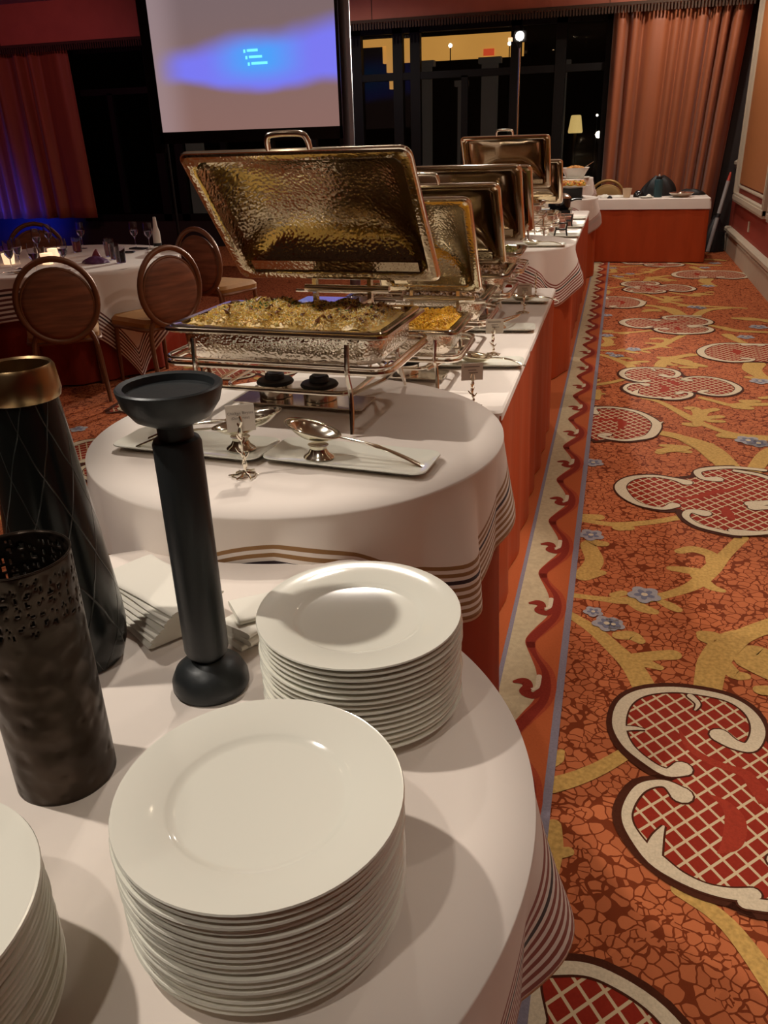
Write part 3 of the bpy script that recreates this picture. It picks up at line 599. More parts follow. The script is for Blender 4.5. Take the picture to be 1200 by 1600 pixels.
def cloth(c, rf, z, half, rot, folds, m, label, group=None, **kw):
    me = cloth_mesh(c, rf, z, half, rot, folds, **kw); me.materials.append(m)
    o = link('tablecloth', me); sd = o.modifiers.new('thick', 'SOLIDIFY'); sd.thickness = 0.002; sd.offset = 1
    return tag(o, label, 'tablecloth', group)
M['wood'] = mat('wood', (0.12, 0.06, 0.03), 0.5, var=0.3, vscale=6, stretch=(1, 8, 1))
M['metal_leg'] = mat('metal_leg', (0.15, 0.15, 0.15), 0.4, 0.9)
def table(name, label, c, rf, z, legs):
    t = thing(name, label, 'table', (0, 0, 0))
    o = outline(c, rf, 0); MB().loft([[(x, y, z - 0.035) for x, y, _ in o], [(x, y, z - 0.002) for x, y, _ in o]], True, True).build('tabletop', M['wood'], t)
    for (dx, dy) in legs:
        MB().tube([(c[0] + dx, c[1] + dy, 0), (c[0] + dx, c[1] + dy, z - 0.03)], 0.016, 10).build('leg', M['metal_leg'], t)
    return t
L4 = [(0.28, 0.28), (-0.28, 0.28), (0.28, -0.28), (-0.28, -0.28)]
TZ = 0.748
# plate table
NC = (-0.566, 0.705)
def near_r(t):
    # round, reaching back on one side to touch the next table
    d = (math.degrees(t) + 360) % 360
    def ss(x): x = max(0.0, min(1.0, x)); return x * x * (3 - 2 * x)
    k = ss((d - 55) / 30) * (1 - ss((d - 124) / 24))
    if k <= 0: return 0.528
    ex, ey = cos(t), sin(t); qx, qy = -0.72 - NC[0], 1.788 - NC[1]
    b = ex * qx + ey * qy; h2 = qx * qx + qy * qy - b * b
    far = b - sqrt(max(0.0, 0.521 ** 2 - h2)) if h2 < 0.521 ** 2 else 0.66
    return 0.528 + k * (min(0.66, max(0.528, far)) - 0.528)
table('plate_table', 'round table under striped cloth carrying the plate stacks', NC, near_r, TZ, L4)
cloth(NC, near_r, TZ + 0.002, 0.70, radians(12), [(9, 0.036, radians(18)), (16, 0.008)], M['cloth_red'], 'white tablecloth with dark red stripes under the plate stacks', seed=4, flare=0.10, cap=0.90)
# round riser tables of the buffet
def const(r): return lambda t: r
RT = [((-0.72, 1.788), 0.50, 0.845, 'with the rice chafer', 85), ((-0.75, 5.70), 0.50, 0.845, 'halfway along the buffet', 80), ((-0.72, 9.90), 0.50, 0.845, 'with the raised platter', 75), ((-0.80, 11.0), 0.48, 1.0, 'under the bread bowl', 72)]
for i, (c, r, z, lab, rot) in enumerate(RT):
    table('round_table', 'round buffet table ' + lab, c, const(r - 0.004), z - 0.002, L4)
    kw = dict(seed=11 + i, cap=0.81 if i == 0 else 0.86, flare=0.06 if i == 0 else 0.10)
    half = (0.69, 0.68, 0.68, 0.68)[i]
    fol = [(10, 0.026, radians(30)), (17, 0.006)] if i == 0 else [(6, 0.02), (10, 0.02), (15, 0.012)]
    cloth(c, const(r), z, half, radians(-rot if i else -75), fol, M['cloth_gold'] if i == 0 else M['cloth_red'],
          'white tablecloth with ' + ('golden brown' if i == 0 else 'brown') + ' striped hem on the round table ' + lab, **kw)
    pth = [(x, y) for x, y, _ in outline(c, const(r - 0.006 if i else r - 0.004), 0, 72)]
    o = skirt_mesh(pth, 0.012, z - 0.04, 0.30, 0.012, True, i).build('table_skirt', M['satin_dark'] if i == 0 else M['satin'], ang=180)  # skirt under the rice chafer: its shade is put in as darker satin
    tag(o, 'orange red satin skirt around the round table ' + lab, 'table skirt')
# long serving tables
def long_table(y0, y1, lab, x0=-1.06, x1=-0.285, z=TZ, seed=0):
    t = thing('serving_table', 'long serving table ' + lab, 'table')
    MB().box(((x0 + x1) / 2, (y0 + y1) / 2, z - 0.02), (x1 - x0 - 0.012, y1 - y0 - 0.012, 0.03)).build('tabletop', M['wood'], t, smooth=False)
    for x in (x0 + 0.1, x1 - 0.1):
        for y in (y0 + 0.15, y1 - 0.15): MB().tube([(x, y, 0), (x, y, z - 0.03)], 0.016, 8).build('leg', M['metal_leg'], t)
    sec = lambda g, zz: [(p[0] + (x0 + x1) / 2, p[1] + (y0 + y1) / 2, zz) for p in rrect((x1 - x0) / 2 + g, (y1 - y0) / 2 + g, 0.02, 0)]
    o = MB().loft([sec(0.003, z - 0.028), sec(0.003, z - 0.004), sec(-0.003, z + 0.002)], False, True).build('tablecloth', M['linen'])
    tag(o, 'plain white tablecloth on the long serving table ' + lab, 'tablecloth')
    pth = [(x0, y0), (x1, y0), (x1, y1), (x0, y1)]
    pth = [(x0, y1), (x0, y0), (x1, y0), (x1, y1)]
    o = skirt_mesh(pth + [pth[0]], 0.012, z - 0.012, 0.31, 0.010, False, seed + 5).build('table_skirt', M['satin'], ang=180)
    tag(o, 'rust orange satin skirt around the long serving table ' + lab, 'table skirt')
long_table(2.33, 4.52, 'behind the rice chafer', seed=1)
long_table(6.22, 9.38, 'beyond the middle round table', seed=2)
# side table with the coffee cup, across the aisle end
t = thing('side_table', 'rectangular side table with orange skirt in front of the curtain', 'table')
SX0, SX1, SY0, SY1 = -0.26, 1.07, 11.0, 11.72
MB().box(((SX0 + SX1) / 2, (SY0 + SY1) / 2, 0.73), (SX1 - SX0 - 0.02, SY1 - SY0 - 0.02, 0.03)).build('tabletop', M['wood'], t, smooth=False)
for x in (SX0 + 0.1, SX1 - 0.1):
    for y in (SY0 + 0.1, SY1 - 0.1): MB().tube([(x, y, 0), (x, y, 0.72)], 0.016, 8).build('leg', M['metal_leg'], t)
sec = lambda g, zz: [(p[0] + (SX0 + SX1) / 2, p[1] + (SY0 + SY1) / 2, zz) for p in rrect((SX1 - SX0) / 2 + g, (SY1 - SY0) / 2 + g, 0.03, 0)]
tag(MB().loft([sec(0.018, 0.63), sec(0.012, 0.69), sec(0.004, 0.745), sec(-0.004, 0.752)], False, True).build('tablecloth', M['linen']), 'white runner cloth over the orange skirted side table', 'tablecloth')
o = skirt_mesh([(SX0, SY1), (SX0, SY0), (SX1, SY0), (SX1, SY1), (SX0, SY1)], 0.012, 0.735, 0.34, 0.010, False, 9).build('table_skirt', M['satin'], ang=180)
tag(o, 'flat orange satin skirt hanging on the side table', 'table skirt')

# ---------------------------------------------------------------- plates
plate_prof = [(0, 0.004), (0.085, 0.004), (0.090, 0.0), (0.094, 0.0), (0.098, 0.004), (0.150, 0.0165), (0.1525, 0.0185), (0.1515, 0.0205), (0.148, 0.0205), (0.101, 0.0125), (0.097, 0.0108), (0.092, 0.0080), (0.087, 0.0071), (0, 0.0068)]
plate_me = MB().lathe(plate_prof, 72).mesh('dinner_plate', M['porcelain'], ang=60)
def stack(x, y, z, n, pitch, lab, group, jit=0.0015, seed=0, sc=1.0):
    rnd = random.Random(seed)
    for k in range(n):
        o = link('dinner_plate', plate_me); o.location = (x + rnd.uniform(-1, 1) * jit, y + rnd.uniform(-1, 1) * jit, z + k * pitch); o.rotation_euler = (0, 0, rnd.uniform(0, 6)); o.scale = (sc, sc, 1)
        if k == n - 1: tag(o, 'topmost white dinner plate, stack ' + lab, 'plate', group)
        else: tag(o, 'white dinner plate inside the stack ' + lab, 'plate', group)
PZ = 0.7515
stack(-0.304, 0.571, PZ, 17, 0.0082, 'whose wide shadow reaches the table edge', 'plates in the front stack', seed=1, sc=0.97)
stack(-0.304, 0.930, PZ, 16, 0.0086, 'next to the folded napkins and candlestick', 'plates in the stack by the napkins', seed=2, sc=0.945)
stack(-0.583, 0.354, PZ, 17, 0.0080, 'beside the perforated bronze lantern', 'plates in the stack by the lantern', seed=3, sc=0.95)

# ---------------------------------------------------------------- candlestick
t = thing('candlestick', 'tall black pillar candlestick with shallow bowl top', 'candlestick', (-0.538, 0.905, PZ))
MB().lathe([(0, 0), (0.054, 0), (0.0575, 0.006), (0.057, 0.018), (0.050, 0.034), (0.036, 0.046), (0.026, 0.050), (0.024, 0.053), (0, 0.053)], 48).build('base', M['black_iron'], t)
MB().lathe([(0.0, 0.050), (0.021, 0.050), (0.021, 0.066), (0.0, 0.066)], 32).build('neck', M['black_iron'], t)
MB().lathe([(0, 0.062), (0.030, 0.062), (0.0325, 0.070), (0.0325, 0.392), (0.030, 0.398), (0.022, 0.400), (0, 0.400)], 40).build('column', M['black_iron'], t)
MB().lathe([(0, 0.396), (0.0235, 0.396), (0.0235, 0.425), (0.0, 0.425)], 32).build('neck', M['black_iron'], t)
MB().lathe([(0, 0.418), (0.028, 0.419), (0.050, 0.430), (0.063, 0.448), (0.068, 0.466), (0.0685, 0.470), (0.066, 0.472), (0.0585, 0.470), (0.057, 0.461), (0, 0.459)], 56).build('bowl', M['black_iron'], t)

# ---------------------------------------------------------------- dark glass vase with brass collar
t = thing('vase', 'tall dark green glass bottle vase with brass collar', 'vase', (-0.782, 0.925, PZ))
MB().lathe([(0, 0.004), (0.062, 0.0), (0.070, 0.004), (0.078, 0.03), (0.081, 0.06), (0.080, 0.09), (0.070, 0.20), (0.058, 0.32), (0.049, 0.42), (0.047, 0.438)], 64).build('body', M['dark_glass'], t)
MB().lathe([(0.047, 0.434), (0.0515, 0.436), (0.054, 0.445), (0.0505, 0.478), (0.047, 0.483), (0.044, 0.480), (0.043, 0.43)], 56).build('collar', M['brass'], t)

# ---------------------------------------------------------------- perforated bronze lantern (geometry with real holes near the rim)
t = thing('candle_lantern', 'hammered bronze cylinder candle holder with pierced rim', 'candle holder', (-0.642, 0.688, PZ))
def pierced(r, h, nt_, nz):
    rnd = random.Random(5); vs = []; fs = []
    zs = [h * j / nz for j in range(nz + 1)]
    for i in range(nt_):
        a = 2 * pi * i / nt_
        for z in zs: vs.append((r * cos(a), r * sin(a), z))
    # blocky openings in the upper band
    hole = [[False] * nz for _ in range(nt_)]
    zz0 = int(nz * 0.76)
    i = 0
    while i < nt_:
        j = zz0 + rnd.randint(0, 3)
        while j < nz - 3:
            for _ in range(rnd.randint(2, 5)):
                ii, jj = i + rnd.randint(0, 2), j + rnd.randint(0, 1)
                if jj < nz - 2: hole[ii % nt_][jj] = True
            j += rnd.randint(3, 4)
        i += 5
    n1 = nz + 1
    for i in range(nt_):
        i2 = (i + 1) % nt_
        for j in range(nz):
            if hole[i][j]: continue
            fs.append((i * n1 + j, i2 * n1 + j, i2 * n1 + j + 1, i * n1 + j + 1))
    return MB().add(vs, fs)
o = pierced(0.0625, 0.325, 150, 90).build('shell', M['bronze'], t, ang=180); sd = o.modifiers.new('thick', 'SOLIDIFY'); sd.thickness = 0.0015
MB().lathe([(0, 0.003), (0.061, 0.003), (0.062, 0.0), (0.0, 0.0)], 48).build('base', M['bronze'], t)
MB().tube([(0.0625 * cos(2 * pi * k / 60), 0.0625 * sin(2 * pi * k / 60), 0.325) for k in range(60)], 0.0011, 6, True).build('rim', M['bronze'], t)

# ---------------------------------------------------------------- folded napkins
def napkin_me(l, w_, h, seed, bend=0.012):
    rnd = random.Random(seed); p1, p2 = rnd.uniform(0, 6), rnd.uniform(0, 6); nu = 26; prof = 14
    vs = []; 
    def fn(i, j):
        u = i / (nu - 1); x = (u - 0.5) * l
        a = 2 * pi * j / prof
        y = w_ / 2 * (abs(cos(a)) ** 0.35) * (1 if cos(a) > 0 else -1); z = h / 2 + h / 2 * (abs(sin(a)) ** 0.8) * (1 if sin(a) > 0 else -1)
        sag = bend * (1 - cos(pi * (u - 0.45))) * 1.0
        z += 0.0015 * sin(7 * u + p1) * (1 if sin(a) > 0 else 0) + bend * (u - 0.5) ** 2 * 2
        return (x, y + 0.003 * sin(5 * u + p2), z)
    mb = MB()
    secs = [[fn(i, j) for j in range(prof)] for i in range(nu)]
    return mb.loft(secs, True, True).mesh('napkin', M['napkin'], ang=60)
NM = [napkin_me(0.215, 0.105, 0.0090, s, 0.012) for s in range(3)]
for k in range(7):
    o = link('napkin', NM[k % 3]); o.location = (-0.735 + 0.004 * k, 1.062 + 0.003 * k, PZ + k * 0.0082); o.rotation_euler = (0, 0, radians(-34 + 1.2 * k + random.uniform(-0.8, 0.8)))
    tag(o, 'folded ivory cloth napkin in the fanned pile beside the vase' if k < 6 else 'uppermost folded ivory napkin of the fanned pile beside the vase', 'napkin', 'napkins in the fanned pile')
NM2 = [napkin_me(0.15, 0.075, 0.011, s + 7, 0.004) for s in range(2)]
for k, (dx, dy, rz) in enumerate(((0, 0, 58), (0.004, 0.004, 64), (-0.004, 0.006, 70), (0.012, 0.02, 40))):
    o = link('napkin', NM2[k % 2]); o.location = (-0.515 + dx, 1.072 + dy, PZ + k * 0.0112); o.rotation_euler = (0, 0, radians(rz))
    tag(o, 'folded ivory napkin in the small pile behind the plate stack', 'napkin', 'napkins in the small pile')
# ---------------------------------------------------------------- chafing dishes
def chafer(label, x, y, z, W, D, h, rz, hinge_y, hinge_z, lean, lidlen, lidmat, seed=0, group='chafing dishes along the buffet', handle=True):
    t = thing('chafing_dish', label, 'chafing dish', (x, y, z), rz, group)
    a, b = W / 2, D / 2
    # water pan with hammered sides
    MB().loft([rrect(a - 0.050, b - 0.050, 0.045, h - 0.084), rrect(a - 0.040, b - 0.040, 0.05, h - 0.080), rrect(a - 0.032, b - 0.032, 0.05, h - 0.066), rrect(a - 0.030, b - 0.030, 0.05, h - 0.012)], True, False).build('water_pan', M['hammered'], t)
    MB().loft([rrect(a - 0.030, b - 0.030, 0.05, h - 0.014), rrect(a - 0.008, b - 0.008, 0.03, h - 0.012), rrect(a, b, 0.03, h - 0.006), rrect(a - 0.001, b - 0.001, 0.03, h), rrect(a - 0.010, b - 0.010, 0.03, h + 0.002), rrect(a - 0.016, b - 0.016, 0.03, h - 0.004)]).build('pan_rim', M['chrome'], t)
    MB().loft([rrect(a - 0.010, b - 0.010, 0.035, h + 0.003), rrect(a - 0.012, b - 0.012, 0.035, h + 0.006), rrect(a - 0.028, b - 0.028, 0.035, h + 0.006), rrect(a - 0.034, b - 0.034, 0.04, h - 0.002), rrect(a - 0.045, b - 0.045, 0.05, h - 0.055)], False, True).build('food_pan', M['chrome'], t)
    # wire stand
    s = MB()
    zr = h - 0.088
    s.tube(rrect(a + 0.004, b + 0.004, 0.045, zr), 0.0065, 8, True)
    s.tube(rrect(a + 0.004, b + 0.004, 0.045, zr + 0.014), 0.0045, 8, True)
    zl = h * 0.36
    s.tube(rrect(a - 0.10, b - 0.02, 0.05, zl), 0.0055, 8, True)
    s.tube(rrect(a - 0.12, b - 0.07, 0.05, zl - 0.012), 0.0045, 8, True)
    for sx in (-1, 1):
        s.tube([(sx * (a - 0.10), -b + 0.02, zl), (sx * (a - 0.04), -b * 0.4, zl + 0.02), (sx * (a + 0.002), -b * 0.3, zr)], 0.005, 6)
        s.tube([(sx * (a - 0.10), b - 0.02, zl), (sx * (a - 0.04), b * 0.4, zl + 0.02), (sx * (a + 0.002), b * 0.3, zr)], 0.005, 6)
    s.build('stand_frame', M['chrome'], t)
    for sx in (-1, 1):
        for sy in (-1, 1):
            X = sx * (a - 0.095 if W > 0.5 else a - 0.07); Y = sy * (b + 0.006)
            p = smoothpts([(X, Y, h - 0.020), (X, Y + sy * 0.006, zr), (X + sx * 0.004, Y + sy * 0.000, zl + 0.02), (X + sx * 0.010, Y + sy * 0.012, zl - 0.03), (X + sx * 0.016, Y + sy * 0.034, 0.005)], 5)
            MB().tube(p, [0.0065] * (len(p) - 4) + [0.006, 0.0055, 0.005, 0.0045], 8).build('leg', M['chrome'], t)
    # burner plate with rings
    q = MB().box((0, 0, 0.012), (W * 0.62, 0.12, 0.004)); 
    q.build('burner_shelf', M['chrome'], t, smooth=False)
    # hinge
    hb = MB(); hb.tube([(-0.10, hinge_y - 0.01, hinge_z - 0.028), (0.16, hinge_y - 0.01, hinge_z - 0.028)], 0.011, 12); hb.tube([(-0.13, hinge_y - 0.01, hinge_z - 0.036), (0.20, hinge_y - 0.01, hinge_z - 0.036)], 0.005, 8)
    hb.box((0.0, b + (hinge_y - b) / 2 - 0.01, h - 0.004), (0.20, hinge_y - b + 0.03, 0.006)); hb.box((-0.07, hinge_y - 0.004, (hinge_z + h) / 2 - 0.015), (0.012, 0.02, hinge_z - h + 0.03)); hb.box((0.10, hinge_y - 0.004, (hinge_z + h) / 2 - 0.015), (0.012, 0.02, hinge_z - h + 0.03))
    hb.build('hinge', M['chrome'], t)
    # lid, hinged open: u across, v from hinge to free edge, s out of the dome
    tv = Vector((0, -sin(lean), cos(lean))); sv = Vector((0, cos(lean), sin(lean))); og = Vector((0, hinge_y, hinge_z))
    Lb = lidlen / 2; La = a + 0.004
    def put(pts): return [tuple(og + Vector((p[0], 0, 0)) + tv * (p[1] + Lb) + sv * p[2]) for p in pts]
    secs = [rrect(La, Lb, 0.022, 0.012), rrect(La, Lb, 0.022, 0.0), rrect(La - 0.003, Lb - 0.003, 0.022, -0.003), rrect(La - 0.018, Lb - 0.018, 0.028, -0.002), rrect(La - 0.024, Lb - 0.024, 0.034, 0.004),
            rrect(La - 0.030, Lb - 0.030, 0.036, 0.030), rrect(La - 0.040, Lb - 0.040, 0.044, 0.042), rrect(La - 0.075, Lb - 0.070, 0.05, 0.078), rrect(max(0.05, La - 0.13), Lb - 0.115, 0.045, 0.098), rrect(max(0.025, La - 0.20), max(0.02, Lb - 0.165), 0.018, 0.106)]
    lid = MB().loft([put(q_) for q_ in secs], False, True).build('lid', lidmat, t)
    sd = lid.modifiers.new('thick', 'SOLIDIFY'); sd.thickness = 0.003; sd.offset = 1
    rim = MB().tube(put(rrect(La + 0.001, Lb + 0.001, 0.022, 0.004)), 0.006, 8, True); rim.build('lid_rim', M['chrome'], lid)
    # drip ledge along the hinge edge
    lg = MB(); n = 2
    pr = [(-Lb + 0.032, 0.0), (-Lb + 0.066, 0.002), (-Lb + 0.066, 0.006), (-Lb + 0.036, 0.010)]
    lg.loft([put([(u, v, s_) for v, s_ in pr]) for u in (-La + 0.05, La - 0.05)], True, True); lg.build('drip_ledge', M['lid_metal'], lid, smooth=False)
    hd = smoothpts([(-0.055, Lb + 0.0, 0.006), (-0.052, Lb + 0.026, 0.014), (-0.036, Lb + 0.038, 0.018), (0.036, Lb + 0.038, 0.018), (0.052, Lb + 0.026, 0.014), (0.055, Lb + 0.0, 0.006)], 5)
    if handle: MB().tube(put(hd), 0.0075, 10).build('lid_handle', M['chrome'], lid)
    return t
LEAN = radians(40)
chafer('large hammered chafing dish of rice on the round table', -0.785, 2.01, 0.847, 0.60, 0.375, 0.236, radians(-2.8), 0.300, 0.290, LEAN, 0.445, M['lid_metal'])
chafer('small hammered chafing dish of yellow corn behind the rice chafer', -0.625, 2.665, 0.751, 0.35, 0.34, 0.192, 0, 0.265, 0.25, LEAN, 0.42, M['lid_metal'], 1, handle=False)
chafer('chafing dish with dark upright lid behind the corn', -0.72, 3.20, 0.751, 0.56, 0.36, 0.196, 0, 0.33, 0.26, LEAN, 0.42, M['lid_plain'], 2)
chafer('wide chafing dish of brown stew between two others', -0.715, 3.68, 0.751, 0.60, 0.37, 0.215, 0, 0.34, 0.30, LEAN, 0.43, M['lid_plain'], 3, handle=False)
chafer('chafing dish of green vegetables at the end of the first long table', -0.72, 4.28, 0.751, 0.58, 0.36, 0.225, 0, 0.34, 0.285, LEAN, 0.42, M['lid_plain'], 4, handle=False)
chafer('large chafing dish with golden lid on the middle round table', -0.765, 5.93, 0.847, 0.58, 0.37, 0.236, 0, 0.30, 0.315, LEAN, 0.43, M['lid_plain'], 5)
chafer('chafing dish at the start of the second long table', -0.735, 6.86, 0.751, 0.58, 0.36, 0.19, 0, 0.33, 0.235, LEAN, 0.43, M['lid_plain'], 6)
# fuel burners under the first two dishes
def burner(x, y, z, lab):
    t = thing('fuel_burner', lab, 'burner', (x, y, z), 0, 'fuel burners under the chafing dishes')
    MB().lathe([(0, 0), (0.044, 0), (0.046, 0.002), (0.046, 0.034), (0.044, 0.036), (0, 0.036)], 32).build('can', M['chrome'], t)
    MB().lathe([(0, 0.036), (0.050, 0.036), (0.052, 0.040), (0.048, 0.046), (0.028, 0.050), (0.026, 0.062), (0.020, 0.066), (0.014, 0.064), (0, 0.062)], 32).build('cap', M['black'], t)
burner(-0.875, 2.03, 0.8615, 'black capped fuel burner on the shelf under the rice dish')
burner(-0.742, 2.02, 0.8615, 'black capped fuel burner on the shelf under the rice dish')
burner(-0.66, 2.665, 0.7655, 'black capped fuel burner under the corn dish')

# ---------------------------------------------------------------- food
def food_mat():
    m, nt, b = newmat('food'); at = nd(nt, 'ShaderNodeAttribute', attribute_name='Col'); nt.links.new(at.outputs['Color'], b.inputs['Base Color'])
    b.inputs['Roughness'].default_value = 0.45; b.inputs['Subsurface Weight'].default_value = 0.0
    return m
M['food'] = food_mat()
def food(name, label, cat, x, y, z, W, D, rz, cols, n, hgt, size, seed, chunks=(), herbs=None, base=(0.3, 0.2, 0.05)):
    rnd = random.Random(seed); V = []; F = []; C = []
    a, b = W / 2, D / 2
    def hf(u, v):
        e = min(1, (1 - abs(u / a)) * 5) * min(1, (1 - abs(v / b)) * 5)
        return hgt * (0.35 + 0.65 * max(0, e) ** 0.6) + 0.006 * sin(31 * u + 2) * sin(37 * v + 1) + 0.005 * sin(70 * u + 5 * v)
    nu, nv = 40, 26
    for i in range(nu):
        for j in range(nv):
            u, v = (i / (nu - 1) - 0.5) * W, (j / (nv - 1) - 0.5) * D
            V.append((u, v, hf(u * 0.999, v * 0.999))); k = 0.8 + 0.4 * rnd.random(); C.append(tuple(q * k for q in base))
    for i in range(nu - 1):
        for j in range(nv - 1): F.append((i * nv + j, (i + 1) * nv + j, (i + 1) * nv + j + 1, i * nv + j + 1))
    def bit(u, v, dz, l, r, col, flat=1.0):
        d = Vector((rnd.uniform(-1, 1), rnd.uniform(-1, 1), rnd.uniform(-0.5, 0.9))); d.normalize()
        q = d.cross(Vector((0.3, 0.2, 1))); q.normalize(); q2 = d.cross(q)
        c = Vector((u, v, hf(u, v) + dz)); o = len(V)
        V.extend([tuple(c - d * l), tuple(c + q * r), tuple(c + q2 * r * flat), tuple(c - q * r), tuple(c - q2 * r * flat), tuple(c + d * l)])
        F.extend([(o, o + 2, o + 1), (o, o + 3, o + 2), (o, o + 4, o + 3), (o, o + 1, o + 4), (o + 5, o + 1, o + 2), (o + 5, o + 2, o + 3), (o + 5, o + 3, o + 4), (o + 5, o + 4, o + 1)])
        C.extend([col] * 6)
    for _ in range(n):
        u, v = rnd.uniform(-a, a) * 0.97, rnd.uniform(-b, b) * 0.97
        col = cols(u / a, v / b, rnd); k = rnd.uniform(0.75, 1.2)
        bit(u, v, rnd.uniform(-0.001, 0.006), size[0] * rnd.uniform(0.7, 1.3), size[1], tuple(min(1, q * k) for q in col))
    for (cnt, l, r, col, zone) in chunks:
        for _ in range(cnt):
            u, v = rnd.uniform(-a, a) * 0.9, rnd.uniform(-b, b) * 0.9
            if zone and not zone(u / a, v / b, rnd): continue
            k = rnd.uniform(0.6, 1.3); bit(u, v, 0.004, l * rnd.uniform(0.6, 1.3), r, tuple(q * k for q in col), 0.6)
    me = bpy.data.meshes.new(name); me.from_pydata(V, [], F); me.update()
    ca = me.color_attributes.new('Col', 'FLOAT_COLOR', 'POINT')
    ca.data.foreach_set('color', [q for c in C for q in (c[0], c[1], c[2], 1.0)])
    me.materials.append(M['food'])
    o = link(name, me); o.location = (x, y, z); o.rotation_euler = (0, 0, rz); stuff(o)
    return tag(o, label, cat)
def rice_col(u, v, r):
    q = r.random()
    g = 0.5 + 0.5 * sin(4 * u + 2.2) * cos(3 * v + 0.5)
    if q < 0.45 * (1 - max(0, u) * 0.6): return (0.98, 0.74, 0.14)
    if q < 0.75: return (0.98, 0.88, 0.56)
    if q < 0.9: return (0.75, 0.45, 0.14)
    return (0.92, 0.62, 0.22)
food('rice', 'yellow and white spiced rice with herbs filling the pan', 'rice', -0.785, 2.01, 1.083 - 0.016, 0.505, 0.28, radians(-2.8), rice_col, 9000, 0.034, (0.0058, 0.0012), 1,
     [(70, 0.014, 0.008, (0.22, 0.08, 0.03), None), (650, 0.008, 0.004, (0.22, 0.10, 0.035), lambda u, v, r: u + 0.5 * v > 0.25 + 0.4 * r.random() or v > 0.6), (420, 0.007, 0.004, (0.05, 0.14, 0.02), lambda u, v, r: v > -0.1 and sin(9 * u + 1) * sin(7 * v) > -0.2)], base=(0.95, 0.66, 0.20))
food('corn', 'bright yellow sweetcorn filling the small pan', 'corn', -0.625, 2.665, 0.943 - 0.016, 0.27, 0.26, 0, lambda u, v, r: (0.85, 0.50, 0.04) if r.random() < 0.8 else (0.7, 0.33, 0.03), 2600, 0.034, (0.0045, 0.0034), 2, base=(0.8, 0.45, 0.03))
brown = lambda u, v, r: (0.20, 0.09, 0.03) if r.random() < 0.7 else (0.32, 0.17, 0.06)
food('stewed_meat', 'dark stewed meat in the pan behind the corn', 'stew', -0.72, 3.20, 0.947 - 0.02, 0.47, 0.27, 0, brown, 900, 0.016, (0.014, 0.007), 3, base=(0.10, 0.05, 0.02))
food('brown_stew', 'brown chunky stew in the wide pan', 'stew', -0.715, 3.68, 0.966 - 0.018, 0.51, 0.28, 0, brown, 900, 0.02, (0.014, 0.008), 4, base=(0.20, 0.10, 0.03))
food('green_vegetables', 'olive green vegetables in the pan at the table end', 'vegetables', -0.72, 4.28, 0.976 - 0.018, 0.49, 0.27, 0, lambda u, v, r: (0.16, 0.15, 0.03) if r.random() < 0.7 else (0.30, 0.24, 0.06), 900, 0.018, (0.012, 0.007), 5, base=(0.16, 0.13, 0.03))
food('roast_vegetables', 'golden roast vegetables in the pan on the middle round table', 'vegetables', -0.765, 5.93, 1.083 - 0.02, 0.49, 0.28, 0, lambda u, v, r: (0.45, 0.22, 0.05), 500, 0.014, (0.014, 0.008), 6, base=(0.3, 0.15, 0.04))
food('meatballs', 'dark food in the pan of the second long table', 'stew', -0.735, 6.86, 0.941 - 0.02, 0.49, 0.27, 0, brown, 400, 0.014, (0.016, 0.010), 7, base=(0.12, 0.06, 0.02))

# ---------------------------------------------------------------- serving trays, spoons, rests
def tray_mesh(L, D):
    a, b = L / 2, D / 2
    return MB().loft([rrect(a - 0.03, b - 0.03, 0.02, 0.0), rrect(a - 0.022, b - 0.022, 0.022, 0.002), rrect(a, b, 0.028, 0.015), rrect(a - 0.001, b - 0.001, 0.028, 0.017), rrect(a - 0.004, b - 0.004, 0.027, 0.0165), rrect(a - 0.024, b - 0.024, 0.022, 0.006), rrect(a - 0.05, b - 0.05, 0.012, 0.005)], True, True).mesh('serving_tray', M['porcelain'], ang=50)
TM = tray_mesh(0.385, 0.150)
TMs = tray_mesh(0.33, 0.13)
def tray(x, y, z, rz, lab, me=TM, m=None):
    o = link('serving_tray', me); o.location = (x, y, z); o.rotation_euler = (0, 0, rz); return tag(o, lab, 'tray')
tray(-0.915, 1.625, 0.848, radians(-4), 'white rectangular tray under the gravy spoon behind the candlestick')
tray(-0.528, 1.612, 0.848, radians(-5), 'white rectangular tray with the large spoon resting on it')
def spoon_rest(x, y, z, lab):
    t = thing('spoon_rest', lab, 'spoon rest', (x, y, z), 0)
    MB().lathe([(0, 0), (0.034, 0), (0.036, 0.002), (0.033, 0.006), (0.024, 0.012), (0.019, 0.022), (0.022, 0.030), (0.024, 0.031), (0.020, 0.029), (0, 0.026)], 36, sy=0.8).build('pedestal', M['silver'], t)
    return t
